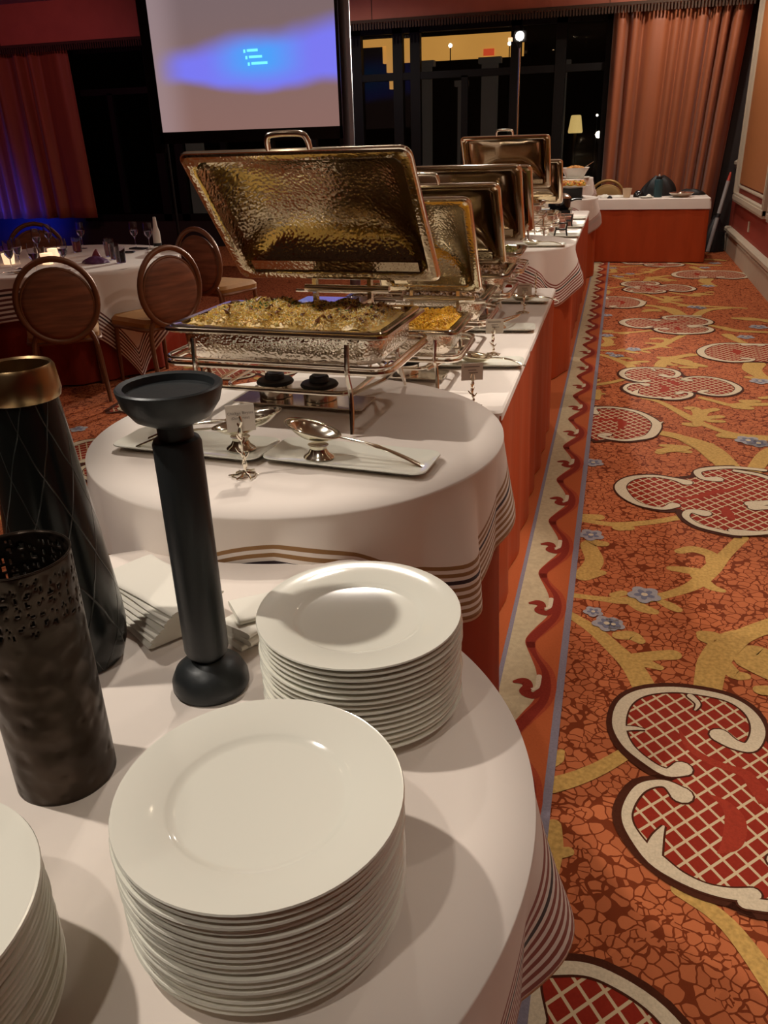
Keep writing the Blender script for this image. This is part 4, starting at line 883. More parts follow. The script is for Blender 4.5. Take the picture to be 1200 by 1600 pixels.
def spoon_mesh_parts(t, L=0.215):
    # bowl near the origin, handle along +x
    nu, nv = 22, 9
    def bowl(i, j):
        a = 2 * pi * i / nu; k = j / (nv - 1)
        ex = 0.064 * (1.0 + 0.10 * cos(a)); ey = 0.041
        return (ex * k * cos(a), ey * k * sin(a), -0.028 * (1 - k ** 2.2))
    o = MB().grid(bowl, nu, nv, True).build('bowl', M['silver'], t, ang=180); sd = o.modifiers.new('thick', 'SOLIDIFY'); sd.thickness = 0.0016
    MB().tube([(0.0667 * cos(2 * pi * k / 36) + 0.0037 * cos(2 * pi * k / 36) ** 2, 0.0412 * sin(2 * pi * k / 36), 0) for k in range(36)], 0.0014, 6, True).build('rim', M['silver'], t)
    secs = []
    for k in range(20):
        u = k / 19; x = 0.066 + L * u; w_ = 0.0045 + 0.006 * u ** 1.5 + (0.004 if 0.42 < u < 0.47 else 0); th = 0.0022 + 0.0010 * sin(pi * u)
        z = -0.002 - 0.010 * u + 0.010 * sin(pi * u)
        if k == 19: w_ *= 0.5
        secs.append([(x, w_ * cos(2 * pi * q / 10), z + th * sin(2 * pi * q / 10)) for q in range(10)])
    MB().loft(secs, True, True).build('handle', M['silver'], t)
def big_spoon(x, y, z, rz, tilt, lab, L=0.215):
    t = thing('serving_spoon', lab, 'spoon', (x, y, z), rz); t.rotation_euler = (0, tilt, rz); spoon_mesh_parts(t, L); return t
spoon_rest(-0.602, 1.605, 0.855, 'silver oval pedestal spoon rest on the tray with the large spoon')
big_spoon(-0.618, 1.612, 0.922, radians(-3), radians(13), 'large silver serving spoon with the handle pointing to the aisle')
spoon_rest(-0.800, 1.625, 0.855, 'silver oval pedestal spoon rest behind the card holder')
big_spoon(-0.795, 1.622, 0.920, radians(184), radians(12), 'large silver serving spoon with the handle hidden behind the candlestick')
big_spoon(-0.765, 1.640, 0.936, radians(190), radians(10), 'second silver spoon nested in the one behind the candlestick', 0.20)

# ---------------------------------------------------------------- card holders
def text_mesh(txt, size):
    c = bpy.data.curves.new('txt', 'FONT'); c.body = txt; c.size = size; c.align_x = 'CENTER'; c.extrude = 0.0001
    o = bpy.data.objects.new('txt', c); COL.objects.link(o)
    bpy.context.view_layer.update()
    me = bpy.data.meshes.new_from_object(o.evaluated_get(bpy.context.evaluated_depsgraph_get()))
    bpy.data.objects.remove(o); return me
def holder(x, y, z, lab, H=0.115, s=1.0, rz=0.0):
    t = thing('card_holder', lab, 'card holder', (x, y, z), rz, 'silver twig card holders on the buffet')
    st = MB(); p = smoothpts([(0, 0, 0.004), (0.003, 0.002, H * 0.3), (-0.002, 0, H * 0.6), (0.001, 0, H)], 6)
    st.tube(p, [0.0040 * s + 0.0012 * sin(k * 1.7) for k in range(len(p))], 8)
    for (zz, a, l) in ((0.35, 0.4, 0.014), (0.45, 3.4, 0.014), (0.62, 1.2, 0.011), (0.72, 4.2, 0.010), (0.25, 5.2, 0.010)):
        st.tube([(0, 0, H * zz), (l * cos(a) * 0.6, l * sin(a) * 0.6, H * zz + 0.006), (l * cos(a), l * sin(a), H * zz + 0.014)], [0.003, 0.0026, 0.0008], 6)
    st.build('stem', M['silver'], t)
    cl = MB()
    for sx in (-1, 1): cl.tube(smoothpts([(0, -0.0008, H - 0.004), (sx * 0.006, -0.003 if sx > 0 else 0.003, H + 0.006), (sx * 0.0045, -0.003 if sx > 0 else 0.003, H + 0.018), (sx * 0.003, -0.0025 if sx > 0 else 0.0025, H + 0.022)], 4), [0.0024] * 10 + [0.002, 0.0015, 0.0006], 6)
    cl.build('clip', M['silver'], t)
    fb = MB()
    for k in range(6):
        a = k * pi / 3 + 0.3; r = 0.030 + 0.005 * (k % 2)
        fb.tube([(0.004 * cos(a), 0.004 * sin(a), 0.008), (r * 0.5 * cos(a + 0.25), r * 0.5 * sin(a + 0.25), 0.005), (r * cos(a), r * sin(a), 0.003)], [0.0035, 0.003, 0.0015], 6)
        fb.tube([(r * 0.75 * cos(a), r * 0.75 * sin(a), 0.004), (r * 0.8 * cos(a + 0.4), r * 0.8 * sin(a + 0.4), 0.004), (r * 0.7 * cos(a + 1.0), r * 0.7 * sin(a + 1.0), 0.003)], [0.002, 0.002, 0.001], 6)
    fb.build('twig_base', M['silver'], t)
    return t
def card(x, y, z, w_, h, rz, tilt, lines, lab):
    t = thing('menu_card', lab, 'card', (x, y, z), rz, 'menu cards in the holders'); t.rotation_euler = (0, tilt, rz)
    MB().box((0, 0, h / 2), (w_, 0.0016, h)).build('paper', M['card'], t, smooth=False)
    for (txt, zz, sz, m) in lines:
        if isinstance(txt, str):
            me = text_mesh(txt, sz); me.materials.append(M[m]); o = link('lettering', me, t); o.location = (0, -0.0011, zz * h); o.rotation_euler = (pi / 2, 0, 0)
        else:
            MB().box((txt[0] * w_, -0.0010, zz * h), (txt[1] * w_, 0.0004, sz)).build('lettering', M[m], t, smooth=False)
    return t
holder(-0.731, 1.487, 0.847, 'silver twig card holder in front of the spoon trays on the round table')
card(-0.729, 1.492, 0.948, 0.060, 0.058, radians(28), 0, [('Chicken Biryani', 0.64, 0.0085, 'grey_ink'), ('(Dairy, Halal)', 0.46, 0.0072, 'grey_ink')], 'small white menu card lettered in grey beside the candlestick bowl')
bars = [((-0.02, 0.72), 0.80, 0.0030, 'grey_ink'), ((0.0, 0.38), 0.60, 0.0026, 'grey_ink'), ((0.06, 0.40), 0.44, 0.0026, 'grey_ink')]
for i, (x, y, cx, lab) in enumerate(((-0.378, 2.366, -0.003, 'beside the round rice table'), (-0.408, 3.015, 0.004, 'beside the tray of tongs'), (-0.380, 3.823, 0.0, 'behind the long white tray'))):
    holder(x, y, 0.7505, 'silver twig card holder on the long table ' + lab, 0.082)
    card(x + cx, y + 0.004, 0.832, 0.066, 0.052, radians(20 - 8 * i), 0, bars, 'small menu card with grey lines on the long table ' + lab)
holder(-0.367, 4.243, 0.7505, 'empty silver twig card holder at the end of the first long table', 0.10)
tray(-0.44, 2.86, 0.7505, radians(8), 'white tray beside the small corn dish', TMs)
tray(-0.455, 3.45, 0.7505, radians(6), 'white tray with silver tongs on the long table', TMs)
tray(-0.45, 4.10, 0.7505, radians(2), 'white tray with a spoon near the end of the first long table', TMs)
tray(-0.46, 5.50, 0.847, radians(4), 'white tray on the middle round table', TMs)
spoon_rest(-0.45, 3.47, 0.7565, 'small silver spoon rest on the tray with the tongs')
big_spoon(-0.42, 4.09, 0.785, radians(-8), radians(4), 'silver spoon lying on the tray near the table end', 0.13)
big_spoon(-0.52, 5.51, 0.881, radians(-4), radians(4), 'silver spoon lying on the tray of the middle round table', 0.15)
big_spoon(-0.46, 2.87, 0.785, radians(-6), radians(5), 'silver spoon lying on the tray beside the corn dish', 0.13)
t = thing('serving_tongs', 'silver tongs lying across the tray behind the corn dish', 'tongs', (-0.42, 3.47, 0.786), radians(55))
for s in (-1, 1): MB().tube(smoothpts([(0.09, 0, 0.012), (0.05, s * 0.010, 0.008), (-0.03, s * 0.018, 0.002), (-0.08, s * 0.010, 0.0)], 5), [0.004] * 11 + [0.006, 0.008, 0.009, 0.008, 0.004], 6).build('arm', M['silver'], t)
# ---------------------------------------------------------------- far end of the buffet
M['clear'] = mat('clear', (0.9, 0.75, 0.65), 0.05, trans=0.9, ior=1.25)
M['dessert'] = mat('dessert', (0.36, 0.07, 0.04), 0.4, var=0.4, vscale=60)
M['fried'] = mat('fried', (0.55, 0.24, 0.05), 0.6, var=0.4, vscale=50)
M['white_gloss'] = mat('white_gloss', (0.72, 0.68, 0.62), 0.2)
jm = MB().lathe([(0, 0.002), (0.022, 0.0), (0.026, 0.004), (0.032, 0.07), (0.034, 0.11), (0.0325, 0.11), (0.030, 0.07), (0.024, 0.008), (0, 0.006)], 20).mesh('glass', M['clear'])
fm_ = MB().lathe([(0, 0.008), (0.0225, 0.008), (0.029, 0.07), (0.0295, 0.085), (0, 0.092)], 16).mesh('filling', M['dessert'])
for i, (x, y) in enumerate(((-0.60, 7.42), (-0.52, 7.30), (-0.44, 7.38), (-0.55, 7.62), (-0.47, 7.66), (-0.62, 7.75), (-0.40, 7.72), (-0.52, 7.95))):
    t = thing('dessert_glass', 'small clear glass filled with reddish dessert on the second long table', 'glass', (x, y, 0.7505), 0, 'dessert glasses'); link('glass', jm, t); link('filling', fm_, t)
# induction cooker with saucepan
t = thing('hot_plate', 'flat black hot plate with steel edge on the second long table', 'hot plate', (-0.62, 8.15, 0.7505))
MB().box((0, 0, 0.09), (0.42, 0.34, 0.05)).build('body', M['black_gloss'], t, smooth=False); MB().box((0, -0.172, 0.075), (0.42, 0.01, 0.03)).build('steel_edge', M['chrome'], t, smooth=False)
for sx in (-1, 1):
    for sy in (-1, 1): MB().tube([(sx * 0.18, sy * 0.14, 0), (sx * 0.18, sy * 0.14, 0.07)], 0.012, 10).build('foot', M['black'], t)
t = thing('saucepan', 'shiny black and chrome sauce pot on the hot plate', 'pot', (-0.52, 8.12, 0.8665))
MB().lathe([(0, 0), (0.085, 0), (0.10, 0.02), (0.105, 0.09), (0.108, 0.095), (0.10, 0.095), (0.095, 0.03), (0, 0.012)], 32).build('body', M['black_gloss'], t)
MB().lathe([(0.104, 0.096), (0.10, 0.11), (0.06, 0.135), (0.015, 0.142), (0.015, 0.16), (0, 0.16)], 32).build('lid', M['chrome'], t)
MB().tube(smoothpts([(0.10, 0, 0.07), (0.15, -0.01, 0.085), (0.20, -0.02, 0.085)], 4), 0.009, 8).build('handle', M['black'], t)
TM3 = tray_mesh(0.26, 0.22)
for i, (x, y, lab) in enumerate(((-0.40, 6.95, 'nearer the middle round table'), (-0.40, 7.68, 'next to the dessert glasses'), (-0.41, 8.45, 'beside the hot plate'))):
    tray(x, y, 0.7505, 0, 'grey white square tray on the second long table ' + lab, TM3)
    if i < 2:
        t = thing('folding_stand', 'small black folding stand on the square tray ' + lab, 'stand', (x - 0.02, y - 0.01, 0.7565))
        for sx in (-1, 1): MB().tube([(sx * 0.05, -0.02, 0.0), (sx * 0.04, 0.0, 0.05), (sx * 0.045, 0.02, 0.10)], 0.007, 6).build('leg', M['black'], t)
        MB().tube([(-0.04, 0.0, 0.05), (0.04, 0.0, 0.05)], 0.007, 6).build('bar', M['black'], t); MB().tube([(-0.045, 0.018, 0.095), (0.045, 0.018, 0.095)], 0.006, 6).build('bar', M['black'], t)
# raised platter on the black box
t = thing('riser_box', 'black square riser under the food platter', 'riser', (-0.50, 9.85, 0.847)); MB().loft([rrect(0.11, 0.11, 0.01, 0), rrect(0.11, 0.11, 0.01, 0.095), rrect(0.105, 0.105, 0.01, 0.10)], True, True).build('body', M['black'], t); MB().box((0, 0, 0.004), (0.24, 0.24, 0.008)).build('foot', M['black'], t, smooth=False)
t = thing('food_platter', 'wide pale platter heaped with orange and yellow food', 'platter', (-0.50, 9.85, 0.9485)); MB().lathe([(0, 0), (0.10, 0), (0.19, 0.022), (0.192, 0.026), (0.185, 0.026), (0.10, 0.008), (0, 0.006)], 40).build('dish', M['white_gloss'], t)
food('fruit_salad', 'orange and yellow cut fruit heaped on the raised platter', 'fruit', -0.50, 9.85, 0.957, 0.28, 0.24, 0, lambda u, v, r: [(0.85, 0.35, 0.03), (0.8, 0.5, 0.06), (0.6, 0.10, 0.02), (0.3, 0.35, 0.05)][r.randint(0, 3)], 500, 0.05, (0.016, 0.010), 12, base=(0.6, 0.3, 0.03))
t = thing('bread_basket', 'white sloping bowl of bread rolls on the tallest round table', 'bowl', (-0.53, 10.85, 1.0075)); MB().loft([rrect(0.09, 0.07, 0.03, 0), rrect(0.10, 0.08, 0.03, 0.004), rrect(0.165, 0.13, 0.04, 0.115), rrect(0.16, 0.125, 0.04, 0.115), rrect(0.095, 0.075, 0.03, 0.01)], True, True).build('body', M['white_gloss'], t)
for k, (dx, dy, dz) in enumerate(((-0.07, -0.03, 0.10), (0.0, 0.02, 0.115), (0.07, -0.02, 0.105), (0.03, 0.06, 0.11), (-0.04, 0.05, 0.11))):
    tag(MB().lathe([(0, -0.02), (0.03, -0.012), (0.038, 0.004), (0.026, 0.022), (0, 0.028)], 16, (-0.53 + dx, 10.85 + dy, 1.0075 + dz)).build('bread_roll', M['fried']), 'small brown bread roll in the white bowl', 'bread roll', 'bread rolls in the bowl')
t = thing('serving_board', 'pale flat tray with red napkin edge on the tallest round table', 'tray', (-0.80, 10.70, 1.002)); MB().loft([rrect(0.14, 0.07, 0.02, 0), rrect(0.16, 0.085, 0.02, 0.014), rrect(0.15, 0.075, 0.02, 0.012)], True, True).build('body', M['dessert'], t)
tray(-0.53, 10.85, 1.002, 0, 'pale tray under the bread bowl on the tallest round table', tray_mesh(0.36, 0.28))
t = thing('salad_tongs', 'thin metal tongs sticking out of the bread bowl', 'tongs', (-0.47, 10.85, 1.10)); 
for s in (-1, 1): MB().tube([(0, s * 0.008, 0), (0.07, s * 0.012, 0.035), (0.15, 0.0, 0.085)], [0.006, 0.004, 0.003], 6).build('arm', M['silver'], t)

# ---------------------------------------------------------------- things on the side table
t = thing('paper_cup', 'small cream paper cup on the side table', 'cup', (0.10, 11.2, 0.7535)); MB().lathe([(0, 0), (0.040, 0), (0.041, 0.002), (0.056, 0.105), (0.058, 0.108), (0.055, 0.108), (0.039, 0.006), (0, 0.006)], 28).build('body', mat('paper_cup', (0.62, 0.46, 0.30), 0.6), t)
t = thing('water_bottle', 'dark teal drinking bottle standing on the side table', 'bottle', (0.465, 11.2, 0.7535)); MB().lathe([(0, 0), (0.046, 0), (0.050, 0.004), (0.050, 0.19), (0.044, 0.205), (0, 0.205)], 28).build('body', mat('teal', (0.020, 0.055, 0.065), 0.35), t); MB().lathe([(0, 0.20), (0.036, 0.20), (0.036, 0.235), (0.03, 0.24), (0, 0.24)], 24).build('cap', M['black'], t); MB().tube([(0.0, 0, 0.238), (0.0, 0, 0.262)], 0.010, 10).build('spout', M['white_gloss'], t)
def bagshape(name, lab, cat, loc, w_, d, h, m, seed):
    rnd = random.Random(seed); ph = [rnd.uniform(0, 6) for _ in range(3)]
    def fn(i, j):
        a = 2 * pi * i / 28; k = j / 9; q = sin(pi * (0.08 + 0.92 * (1 - k)) * 0.5) ** 0.6
        r = q * (1 + 0.10 * sin(3 * a + ph[0] + 2 * k) + 0.06 * sin(7 * a + ph[1]))
        return (w_ / 2 * r * cos(a), d / 2 * r * sin(a), h * k * (1 + 0.08 * sin(2 * a + ph[2])))
    o = MB().grid(fn, 28, 10, True); o.add([fn(i, 9) for i in range(28)], [tuple(range(28))])
    o = o.build(name, m, ang=180); o.location = loc; return tag(o, lab, cat)
bagshape('backpack', 'black soft bag slumped behind the teal bottle', 'bag', (0.48, 11.5, 0.7535), 0.42, 0.22, 0.22, M['black'], 2)
bagshape('camera_case', 'small black glossy case beside the paper cup', 'case', (0.24, 11.25, 0.7535), 0.13, 0.10, 0.075, M['black_gloss'], 3)
bagshape('jacket', 'black crumpled cloth at the back corner of the side table', 'jacket', (0.86, 11.52, 0.7535), 0.34, 0.2, 0.07, M['black'], 4)
t = thing('saucer', 'white saucer with a pale lump beside the paper cup', 'saucer', (0.33, 11.10, 0.7535)); MB().lathe([(0, 0), (0.05, 0), (0.09, 0.012), (0.088, 0.015), (0.05, 0.005), (0, 0.004)], 28).build('dish', M['porcelain'], t)
bagshape('crumpled_tissue', 'pale crumpled paper tissue on the saucer', 'tissue', (0.36, 11.10, 0.7585), 0.07, 0.06, 0.035, M['napkin'], 6)
t = thing('steel_bowl', 'low shiny steel bowl with crumpled foil on the side table', 'bowl', (0.74, 11.18, 0.7535)); MB().lathe([(0, 0), (0.08, 0), (0.13, 0.035), (0.15, 0.05), (0.146, 0.052), (0.12, 0.036), (0.08, 0.006), (0, 0.005)], 32).build('body', M['chrome'], t)
bagshape('crumpled_foil', 'crumpled silver foil in the steel bowl', 'foil', (0.75, 11.18, 0.7615), 0.16, 0.13, 0.055, M['hammered'], 8)
bagshape('crumpled_napkin', 'white crumpled napkin at the aisle end of the side table', 'napkin', (-0.16, 11.18, 0.7535), 0.12, 0.09, 0.04, M['napkin'], 9)
bagshape('sunglasses_case', 'small dark object among the crumpled white napkins', 'case', (-0.10, 11.10, 0.7535), 0.06, 0.05, 0.03, M['black'], 10)
bagshape('crumpled_napkin', 'flat white crumpled napkin beside the paper cup', 'napkin', (-0.02, 11.28, 0.7535), 0.16, 0.10, 0.025, M['napkin'], 11)
# leaning pole in the corner
t = thing('banner_pole', 'grey pole with red tip leaning in the corner by the curtain', 'pole', (1.20, 11.9, 0.02)); MB().tube([(0, 0, 0), (0.155, 0.16, 0.86)], 0.024, 12).build('shaft', mat('grey_pole', (0.30, 0.27, 0.26), 0.4), t); MB().tube([(0.155, 0.16, 0.86), (0.174, 0.18, 0.965)], [0.022, 0.012], 12).build('tip', mat('red_tip', (0.45, 0.04, 0.02), 0.4), t); MB().tube([(0.075, 0.078, 0.42), (0.084, 0.087, 0.47)], 0.027, 12).build('clamp', M['black'], t)
bagshape('floor_bag', 'black equipment bag on the floor in the corner', 'bag', (1.27, 12.12, 0.006), 0.30, 0.22, 0.42, M['black'], 14)

# ---------------------------------------------------------------- chairs
def oval(rx, rz, z0, y, n=40): return [(rx * cos(2 * pi * k / n), y, z0 + rz * sin(2 * pi * k / n)) for k in range(n)]
def make_chair(frame, pad, seat):
    t = thing('banquet_chair', 'oval', 'chair', group='oval backed banquet chairs')
    # faces +y; back at -y
    sec = [[(p[0] * (1 - 0.06 * (p[1] < 0)), p[1], p[2]) for p in rrect(a, a * 0.98, 0.07, z)] for a, z in ((0.20, 0.40), (0.225, 0.41), (0.228, 0.44), (0.21, 0.465), (0.12, 0.478))]
    MB().loft(sec, True, True).build('seat', seat, t)
    MB().tube([(p[0], p[1], 0.40) for p in rrect(0.215, 0.21, 0.06, 0)], 0.014, 8, True).build('seat_frame', frame, t)
    MB().tube(oval(0.235, 0.25, 0.655, -0.235), 0.019, 10, True).build('back_frame', frame, t)
    def pd(i, j):
        a = 2 * pi * i / 40; k = [0, 0.5, 0.85, 1.0, 1.0, 0.85, 0.5, 0][j]; y = [-0.212, -0.212, -0.216, -0.228, -0.242, -0.254, -0.258, -0.258][j]
        return (0.212 * k * cos(a), y, 0.632 + 0.216 * k * sin(a))
    MB().grid(pd, 40, 8, True).build('backrest', pad, t, ang=180)
    MB().tube(oval(0.212, 0.216, 0.632, -0.235), 0.011, 8, True).build('pad_piping', frame, t)
    for sx in (-1, 1):
        MB().tube(smoothpts([(sx * 0.15, -0.225, 0.475), (sx * 0.185, -0.215, 0.38), (sx * 0.20, -0.235, 0.2), (sx * 0.21, -0.28, 0.0)], 4), [0.016] * 10 + [0.014, 0.013, 0.012], 8).build('leg', frame, t)
        MB().tube(smoothpts([(sx * 0.185, 0.19, 0.40), (sx * 0.19, 0.205, 0.2), (sx * 0.19, 0.21, 0.0)], 4), [0.016] * 6 + [0.014, 0.013, 0.012], 8).build('leg', frame, t)
    return t
chair0 = make_chair(M['chair_frame'], M['chair_pad'], M['chair_seat'])
def place_chair(o, x, y, fx, fy, lab):
    o.location = (x, y, 0); o.rotation_euler = (0, 0, atan2(fy, fx) - pi / 2); o['label'] = lab
place_chair(chair0, -3.42, 4.56, -0.585, 0.81, 'oval backed banquet chair with striped back pushed under the dining table hem')
c2 = copy_tree(chair0); place_chair(c2, -3.02, 5.02, -0.90, 0.42, 'oval backed banquet chair turned sideways beside the large rice chafer')
c3 = copy_tree(chair0); place_chair(c3, -3.13, 6.32, 0.30, 0.95, 'oval backed banquet chair turned away from the dining table, half behind the chafer lid')
c4 = copy_tree(chair0); place_chair(c4, -4.92, 6.42, 0.62, -0.78, 'oval backed banquet chair on the far side of the dining table')
gc = make_chair(M['gold_frame'], mat('gold_pad', (0.30, 0.17, 0.05), 0.7, var=0.1, vscale=12), M['chair_seat'])
place_chair(gc, -0.15, 11.93, 0.0, -1.0, 'gold backed banquet chair behind the side table'); gc.location.y = 11.98

# ---------------------------------------------------------------- dining table
DC = (-4.08, 5.48)
table('dining_table', 'large round dining table under a white cloth with striped hem', DC, const(0.93), TZ, [(0.4, 0.4), (-0.4, 0.4), (0.4, -0.4), (-0.4, -0.4)])
cloth(DC, const(0.935), TZ + 0.002, 1.20, radians(20), [(7, 0.02), (11, 0.03), (17, 0.015)], M['cloth_dining'], 'white cloth with dark striped hem on the round dining table', seed=21, flare=0.10)
o = skirt_mesh([(x, y) for x, y, _ in outline(DC, const(0.90), 0, 72)], 0.012, 0.70, 0.2, 0.015, True, 31).build('table_skirt', M['satin_dark'], ang=180); tag(o, 'dark red satin underskirt below the dining tablecloth', 'table skirt')
DZ = 0.7535
M['wine'] = mat('wine', (0.75, 0.72, 0.95), 0.02, trans=1.0, ior=1.3)
gm = MB().lathe([(0, 0), (0.034, 0), (0.034, 0.002), (0.006, 0.006), (0.0035, 0.015), (0.0035, 0.085), (0.012, 0.092), (0.030, 0.118), (0.034, 0.15), (0.029, 0.205), (0.028, 0.205), (0.0325, 0.15), (0.029, 0.12), (0.012, 0.095), (0, 0.093)], 24).mesh('bowl', M['glass'], ang=60)
wm = MB().lathe([(0, 0.0955), (0.0115, 0.0965), (0.0275, 0.12), (0.0310, 0.142), (0, 0.142)], 20).mesh('water', M['wine'])
tm = MB().lathe([(0, 0.003), (0.030, 0), (0.033, 0.004), (0.037, 0.11), (0.036, 0.11), (0.031, 0.008), (0, 0.008)], 20).mesh('tumbler', M['glass'])
for i, (x, y) in enumerate(((-3.646, 4.70), (-4.313, 5.637), (-4.43, 5.945), (-3.60, 4.95), (-4.243, 6.113), (-3.753, 6.12), (-3.58, 6.041), (-3.94, 4.837), (-4.00, 5.0))):
    t = thing('wine_glass', 'stemmed wine glass of water on the dining table', 'wine glass', (x, y, DZ), 0, 'wine glasses on the dining table'); link('glass', gm, t); link('water', wm, t)
for (x, y) in ((-3.40, 5.321), (-3.703, 5.656), (-3.823, 5.852), (-3.56, 5.5), (-4.05, 5.3), (-4.15, 5.9)):
    tag(link('tumbler', tm), 'plain clear water tumbler on the dining table', 'tumbler', 'tumblers on the dining table').location = (x, y, DZ)
vm_ = MB().loft([rrect(0.030, 0.030, 0.012, 0), rrect(0.036, 0.036, 0.014, 0.075), rrect(0.033, 0.033, 0.012, 0.075), rrect(0.027, 0.027, 0.010, 0.02)], True, True)
vme = vm_.mesh('votive_candle', M['votive'])
for (x, y) in ((-4.264, 5.22), (-3.948, 5.234), (-4.08, 5.50)): tag(link('votive_candle', vme), 'glowing square votive candle cup on the dining table', 'candle', 'votive candles on the dining table').location = (x, y, DZ)
M['purple'] = mat('purple', (0.10, 0.03, 0.10), 0.5)
bagshape('folded_pouch', 'dark purple crumpled pouch on the dining table', 'pouch', (-3.60, 5.30, DZ), 0.20, 0.13, 0.045, M['purple'], 20)
bagshape('small_bottle', 'small dark red jar behind the purple pouch', 'jar', (-3.66, 5.42, DZ), 0.07, 0.07, 0.075, mat('jar_red', (0.20, 0.04, 0.06), 0.3), 21)
def slab(name, lab, cat, x, y, z, w_, d, h, rz, m):
    o = MB().loft([rrect(w_ / 2, d / 2, 0.01, 0), rrect(w_ / 2, d / 2, 0.01, h * 0.8), rrect(w_ / 2 - 0.003, d / 2 - 0.003, 0.01, h)], True, True).build(name, m); o.location = (x, y, z); o.rotation_euler = (0, 0, rz); return tag(o, lab, cat)
slab('phone', 'black mobile phone lying on the dining table', 'phone', -3.70, 5.86, DZ, 0.15, 0.075, 0.009, 0.3, M['black_gloss'])
slab('phone', 'second black phone farther back on the dining table', 'phone', -3.72, 6.10, DZ, 0.15, 0.075, 0.009, -0.2, M['black_gloss'])
slab('folded_napkin', 'flat folded white napkin near the dining table rim', 'napkin', -3.42, 5.95, DZ, 0.22, 0.14, 0.010, 0.5, M['napkin'])
slab('folded_napkin', 'flat folded white napkin by the spray bottle', 'napkin', -3.50, 6.13, DZ, 0.20, 0.12, 0.012, 0.2, M['napkin'])
t = thing('spray_bottle', 'pale plastic bottle with dark base label on the dining table', 'bottle', (-3.60, 6.20, DZ)); MB().lathe([(0, 0), (0.03, 0), (0.033, 0.004), (0.030, 0.12), (0.018, 0.16), (0.014, 0.21), (0.011, 0.235), (0, 0.235)], 20).build('body', M['white_gloss'], t); MB().lathe([(0.0335, 0.006), (0.0335, 0.035)], 20).build('label_band', M['black'], t)
t = thing('dessert_spoon', 'small spoon lying near the dining table rim', 'spoon', (-3.86, 4.80, DZ + 0.012), radians(200)); t.scale = (0.6, 0.6, 0.6); t.rotation_euler = (0, 0.05, radians(200)); spoon_mesh_parts(t, 0.18)

# ---------------------------------------------------------------- projection screen
def screen_mat():
    m, nt, b = newmat('screen_picture'); b.inputs['Roughness'].default_value = 0.9
    b.inputs['Base Color'].default_value = (0.10, 0.09, 0.09, 1)
    tc = nd(nt, 'ShaderNodeTexCoord'); sx = nd(nt, 'ShaderNodeSeparateXYZ'); nt.links.new(tc.outputs['Object'], sx.inputs[0])
    U, V = sx.outputs[0], sx.outputs[2]
    no = nd(nt, 'ShaderNodeTexNoise'); setin(no, Scale=1.3, Detail=1.5); nt.links.new(tc.outputs['Object'], no.inputs['Vector'])
    n0 = mth(nt, 'SUBTRACT', no.outputs['Fac'], 0.5)
    def step(x, a, b2):
        r = nd(nt, 'ShaderNodeMapRange', interpolation_type='SMOOTHSTEP'); setin(r, From_Min=a, From_Max=b2); nt.links.new(x, r.inputs[0]); return r.outputs[0]
    vv = mth(nt, 'ADD', V, mth(nt, 'MULTIPLY', n0, 0.22))
    lo = mth(nt, 'ADD', vv, mth(nt, 'MULTIPLY', mth(nt, 'COSINE', mth(nt, 'MULTIPLY', mth(nt, 'SUBTRACT', U, 0.25), 2.2)), 0.06))
    hi = mth(nt, 'ADD', vv, mth(nt, 'MULTIPLY', U, -0.10))
    band = mth(nt, 'MULTIPLY', step(lo, 0.42, 0.58), mth(nt, 'SUBTRACT', 1.0, step(hi, 0.82, 1.10)))
    band = mth(nt, 'MULTIPLY', band, step(U, -1.25, -0.75))
    core = mth(nt, 'MULTIPLY', band, mth(nt, 'SUBTRACT', 1.0, step(mth(nt, 'ABSOLUTE', mth(nt, 'SUBTRACT', U, 0.20)), 0.05, 0.75)))
    core = mth(nt, 'MULTIPLY', core, mth(nt, 'SUBTRACT', 1.0, step(mth(nt, 'ABSOLUTE', mth(nt, 'SUBTRACT', V, 0.80)), 0.05, 0.36)))
    edge = mth(nt, 'SUBTRACT', 1.0, step(U, -1.2, -0.7))
    base = mixc(nt, step(V, 0.0, 1.5), (0.26, 0.145, 0.125), (0.20, 0.14, 0.145))
    base = mixc(nt, mth(nt, 'MULTIPLY', edge, 0.5), base, (0.42, 0.31, 0.33))
    c1 = mixc(nt, band, base, (0.20, 0.20, 0.92)); c2 = mixc(nt, core, c1, (0.07, 0.38, 1.0))
    nt.links.new(c2, b.inputs['Emission Color']); b.inputs['Emission Strength'].default_value = 0.95
    return m
SY = 10.5; SC = (-5.79 - 3.374) / 2; SWD = 2.416
t = thing('projection_screen', 'large projection screen with a blue aurora picture in a black frame', 'projection screen', (SC, SY, 1.667))
MB().box((0, 0.0, 0.76), (SWD, 0.012, 1.52)).build('picture', screen_mat(), t, smooth=False)
fb = MB(); fb.box((-SWD / 2 - 0.07, 0.01, 0.70), (0.14, 0.03, 1.9)); fb.box((SWD / 2 + 0.08, 0.01, 0.70), (0.16, 0.03, 1.9)); fb.box((0, 0.01, -0.07), (SWD + 0.1, 0.03, 0.14)); fb.box((0, 0.01, 1.60), (SWD + 0.1, 0.03, 0.16))
fb.build('black_border', M['black'], t, smooth=False)
MB().box((SWD / 2 + 0.17, 0.0, 0.70), (0.012, 0.03, 1.9)).build('edge_tube', M['pole'], t, smooth=False)
for sx in (-1, 1):
    MB().tube([(sx * 1.2, 0.05, -0.1), (sx * 1.2, 0.05, -1.645)], 0.02, 8).build('leg', M['black'], t); MB().box((sx * 1.2, 0.05, -1.645), (0.06, 0.7, 0.03)).build('foot', M['black'], t, smooth=False)
cy = mat('screen_text', (0.1, 0.5, 0.5), 0.8, emit=(0.22, 1.0, 1.0), es=1.0)
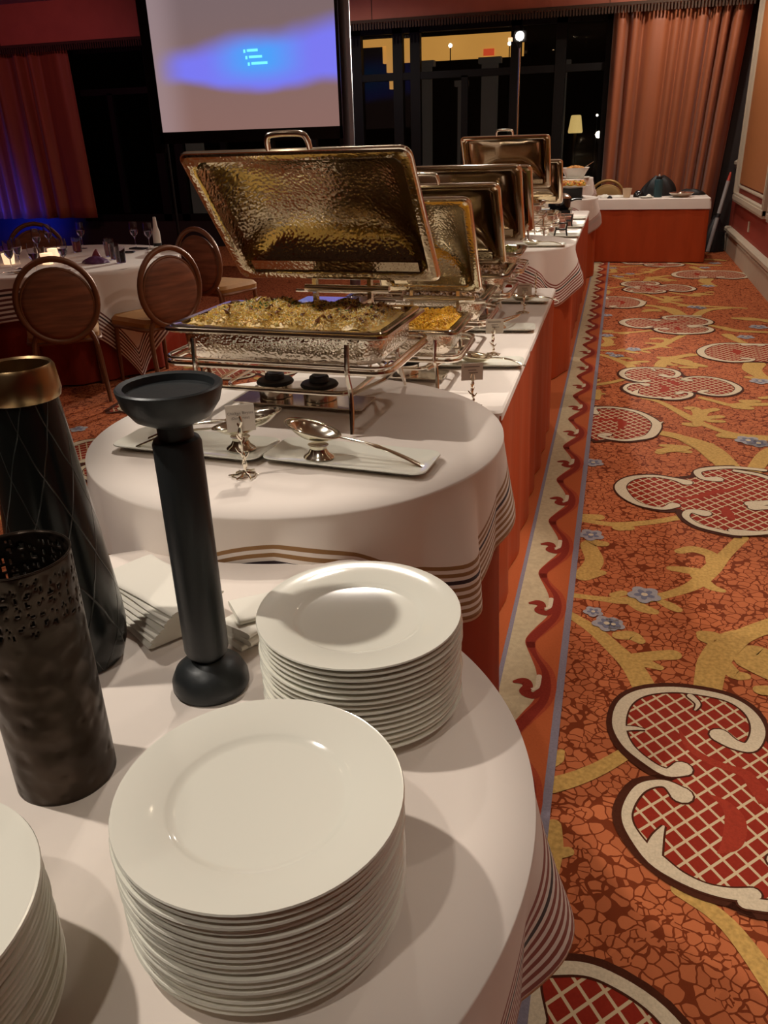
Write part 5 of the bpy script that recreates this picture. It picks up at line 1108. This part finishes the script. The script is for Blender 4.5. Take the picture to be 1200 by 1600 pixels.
for (x, z, w_) in ((0.09, 0.86, 0.14), (0.11, 0.79, 0.17), (0.135, 0.72, 0.21)):
    MB().box((x - 0.055 - w_ * 0 , -0.009, z), (0.025, 0.004, 0.035)).build('picture_text', cy, t, smooth=False); MB().box((x - 0.02 + w_ / 2, -0.009, z + 0.005), (w_, 0.004, 0.028)).build('picture_text', cy, t, smooth=False)

# ---------------------------------------------------------------- poles and lamps
t = thing('speaker_pole', 'thick dark metal pole standing in front of the projection screen', 'pole', (-2.175, 7.0, 0.0)); MB().tube([(0, 0, 0.02), (0, 0, 3.4)], 0.046, 20).build('shaft', M['pole'], t); MB().lathe([(0, 0), (0.28, 0), (0.28, 0.012), (0.06, 0.03), (0, 0.03)], 32).build('base', M['black'], t)
t = thing('light_stand', 'tall light stand with a dazzling white lamp behind the buffet', 'light stand', (LED[0], LED[1], 0.0))
MB().tube([(0, 0, 0.3), (0, 0, 1.5)], 0.018, 12).build('lower_pole', M['chrome'], t); MB().tube([(0, 0, 1.45), (0, 0, 2.52)], 0.013, 12).build('upper_pole', M['chrome'], t)
for k in range(3):
    a = 2 * pi * k / 3 + 0.5; MB().tube([(0, 0, 0.6), (0.42 * cos(a), 0.42 * sin(a), 0.015)], 0.010, 8).build('leg', M['black'], t)
MB().loft([[(p[0], -0.05, 0.0 + p[1] + LED[2]) for p in rrect(0.075, 0.06, 0.02, 0)], [(p[0], 0.06, p[1] + LED[2]) for p in rrect(0.075, 0.06, 0.02, 0)]], True, True).build('lamp_head', M['black'], t)
MB().lathe([(0, 0), (0.05, 0)], 20).xf(Matrix.Translation((0, -0.056, LED[2])) @ Matrix.Rotation(pi / 2, 4, 'X')).build('lamp_lens', M['bulb'], t)
bk = MB(); bk.tube([(0, 0, 2.50), (-0.02, 0, 2.56), (-0.03, 0, 2.62)], [0.02, 0.035, 0.02], 8); bk.box((-0.02, 0, 2.62), (0.07, 0.06, 0.07)); bk.build('clamp_head', M['black'], t)
MB().box((-0.12, -0.03, LED[2] - 0.03), (0.05, 0.05, 0.04)).build('side_lamp', M['votive'], t, smooth=False)
for (x, y, pw, ax, ay, sz) in DOWN:  # fixtures out of view, also for the added fill lamps
    t = thing('downlight', 'small unseen recessed ceiling downlight with a bright lens', 'ceiling light', (x, y, CEIL), 0, 'recessed downlights in the ceiling')
    MB().lathe([(0.050, -0.001), (0.075, -0.001), (0.075, -0.008), (0.050, -0.012)], 24).build('trim_ring', M['chrome'], t); MB().lathe([(0, -0.003), (0.05, -0.003)], 20).build('lens', M['down_bulb'], t)
t = thing('stage_uplight', 'small floor lamp shining deep blue at the curtain', 'stage light', (-10.0, 11.3, 0)); MB().lathe([(0, 0), (0.12, 0), (0.13, 0.02), (0.11, 0.24), (0, 0.25)], 24).build('housing', M['black'], t); MB().lathe([(0, 0.252), (0.10, 0.252)], 20).build('lens', M['blue_lamp'], t)
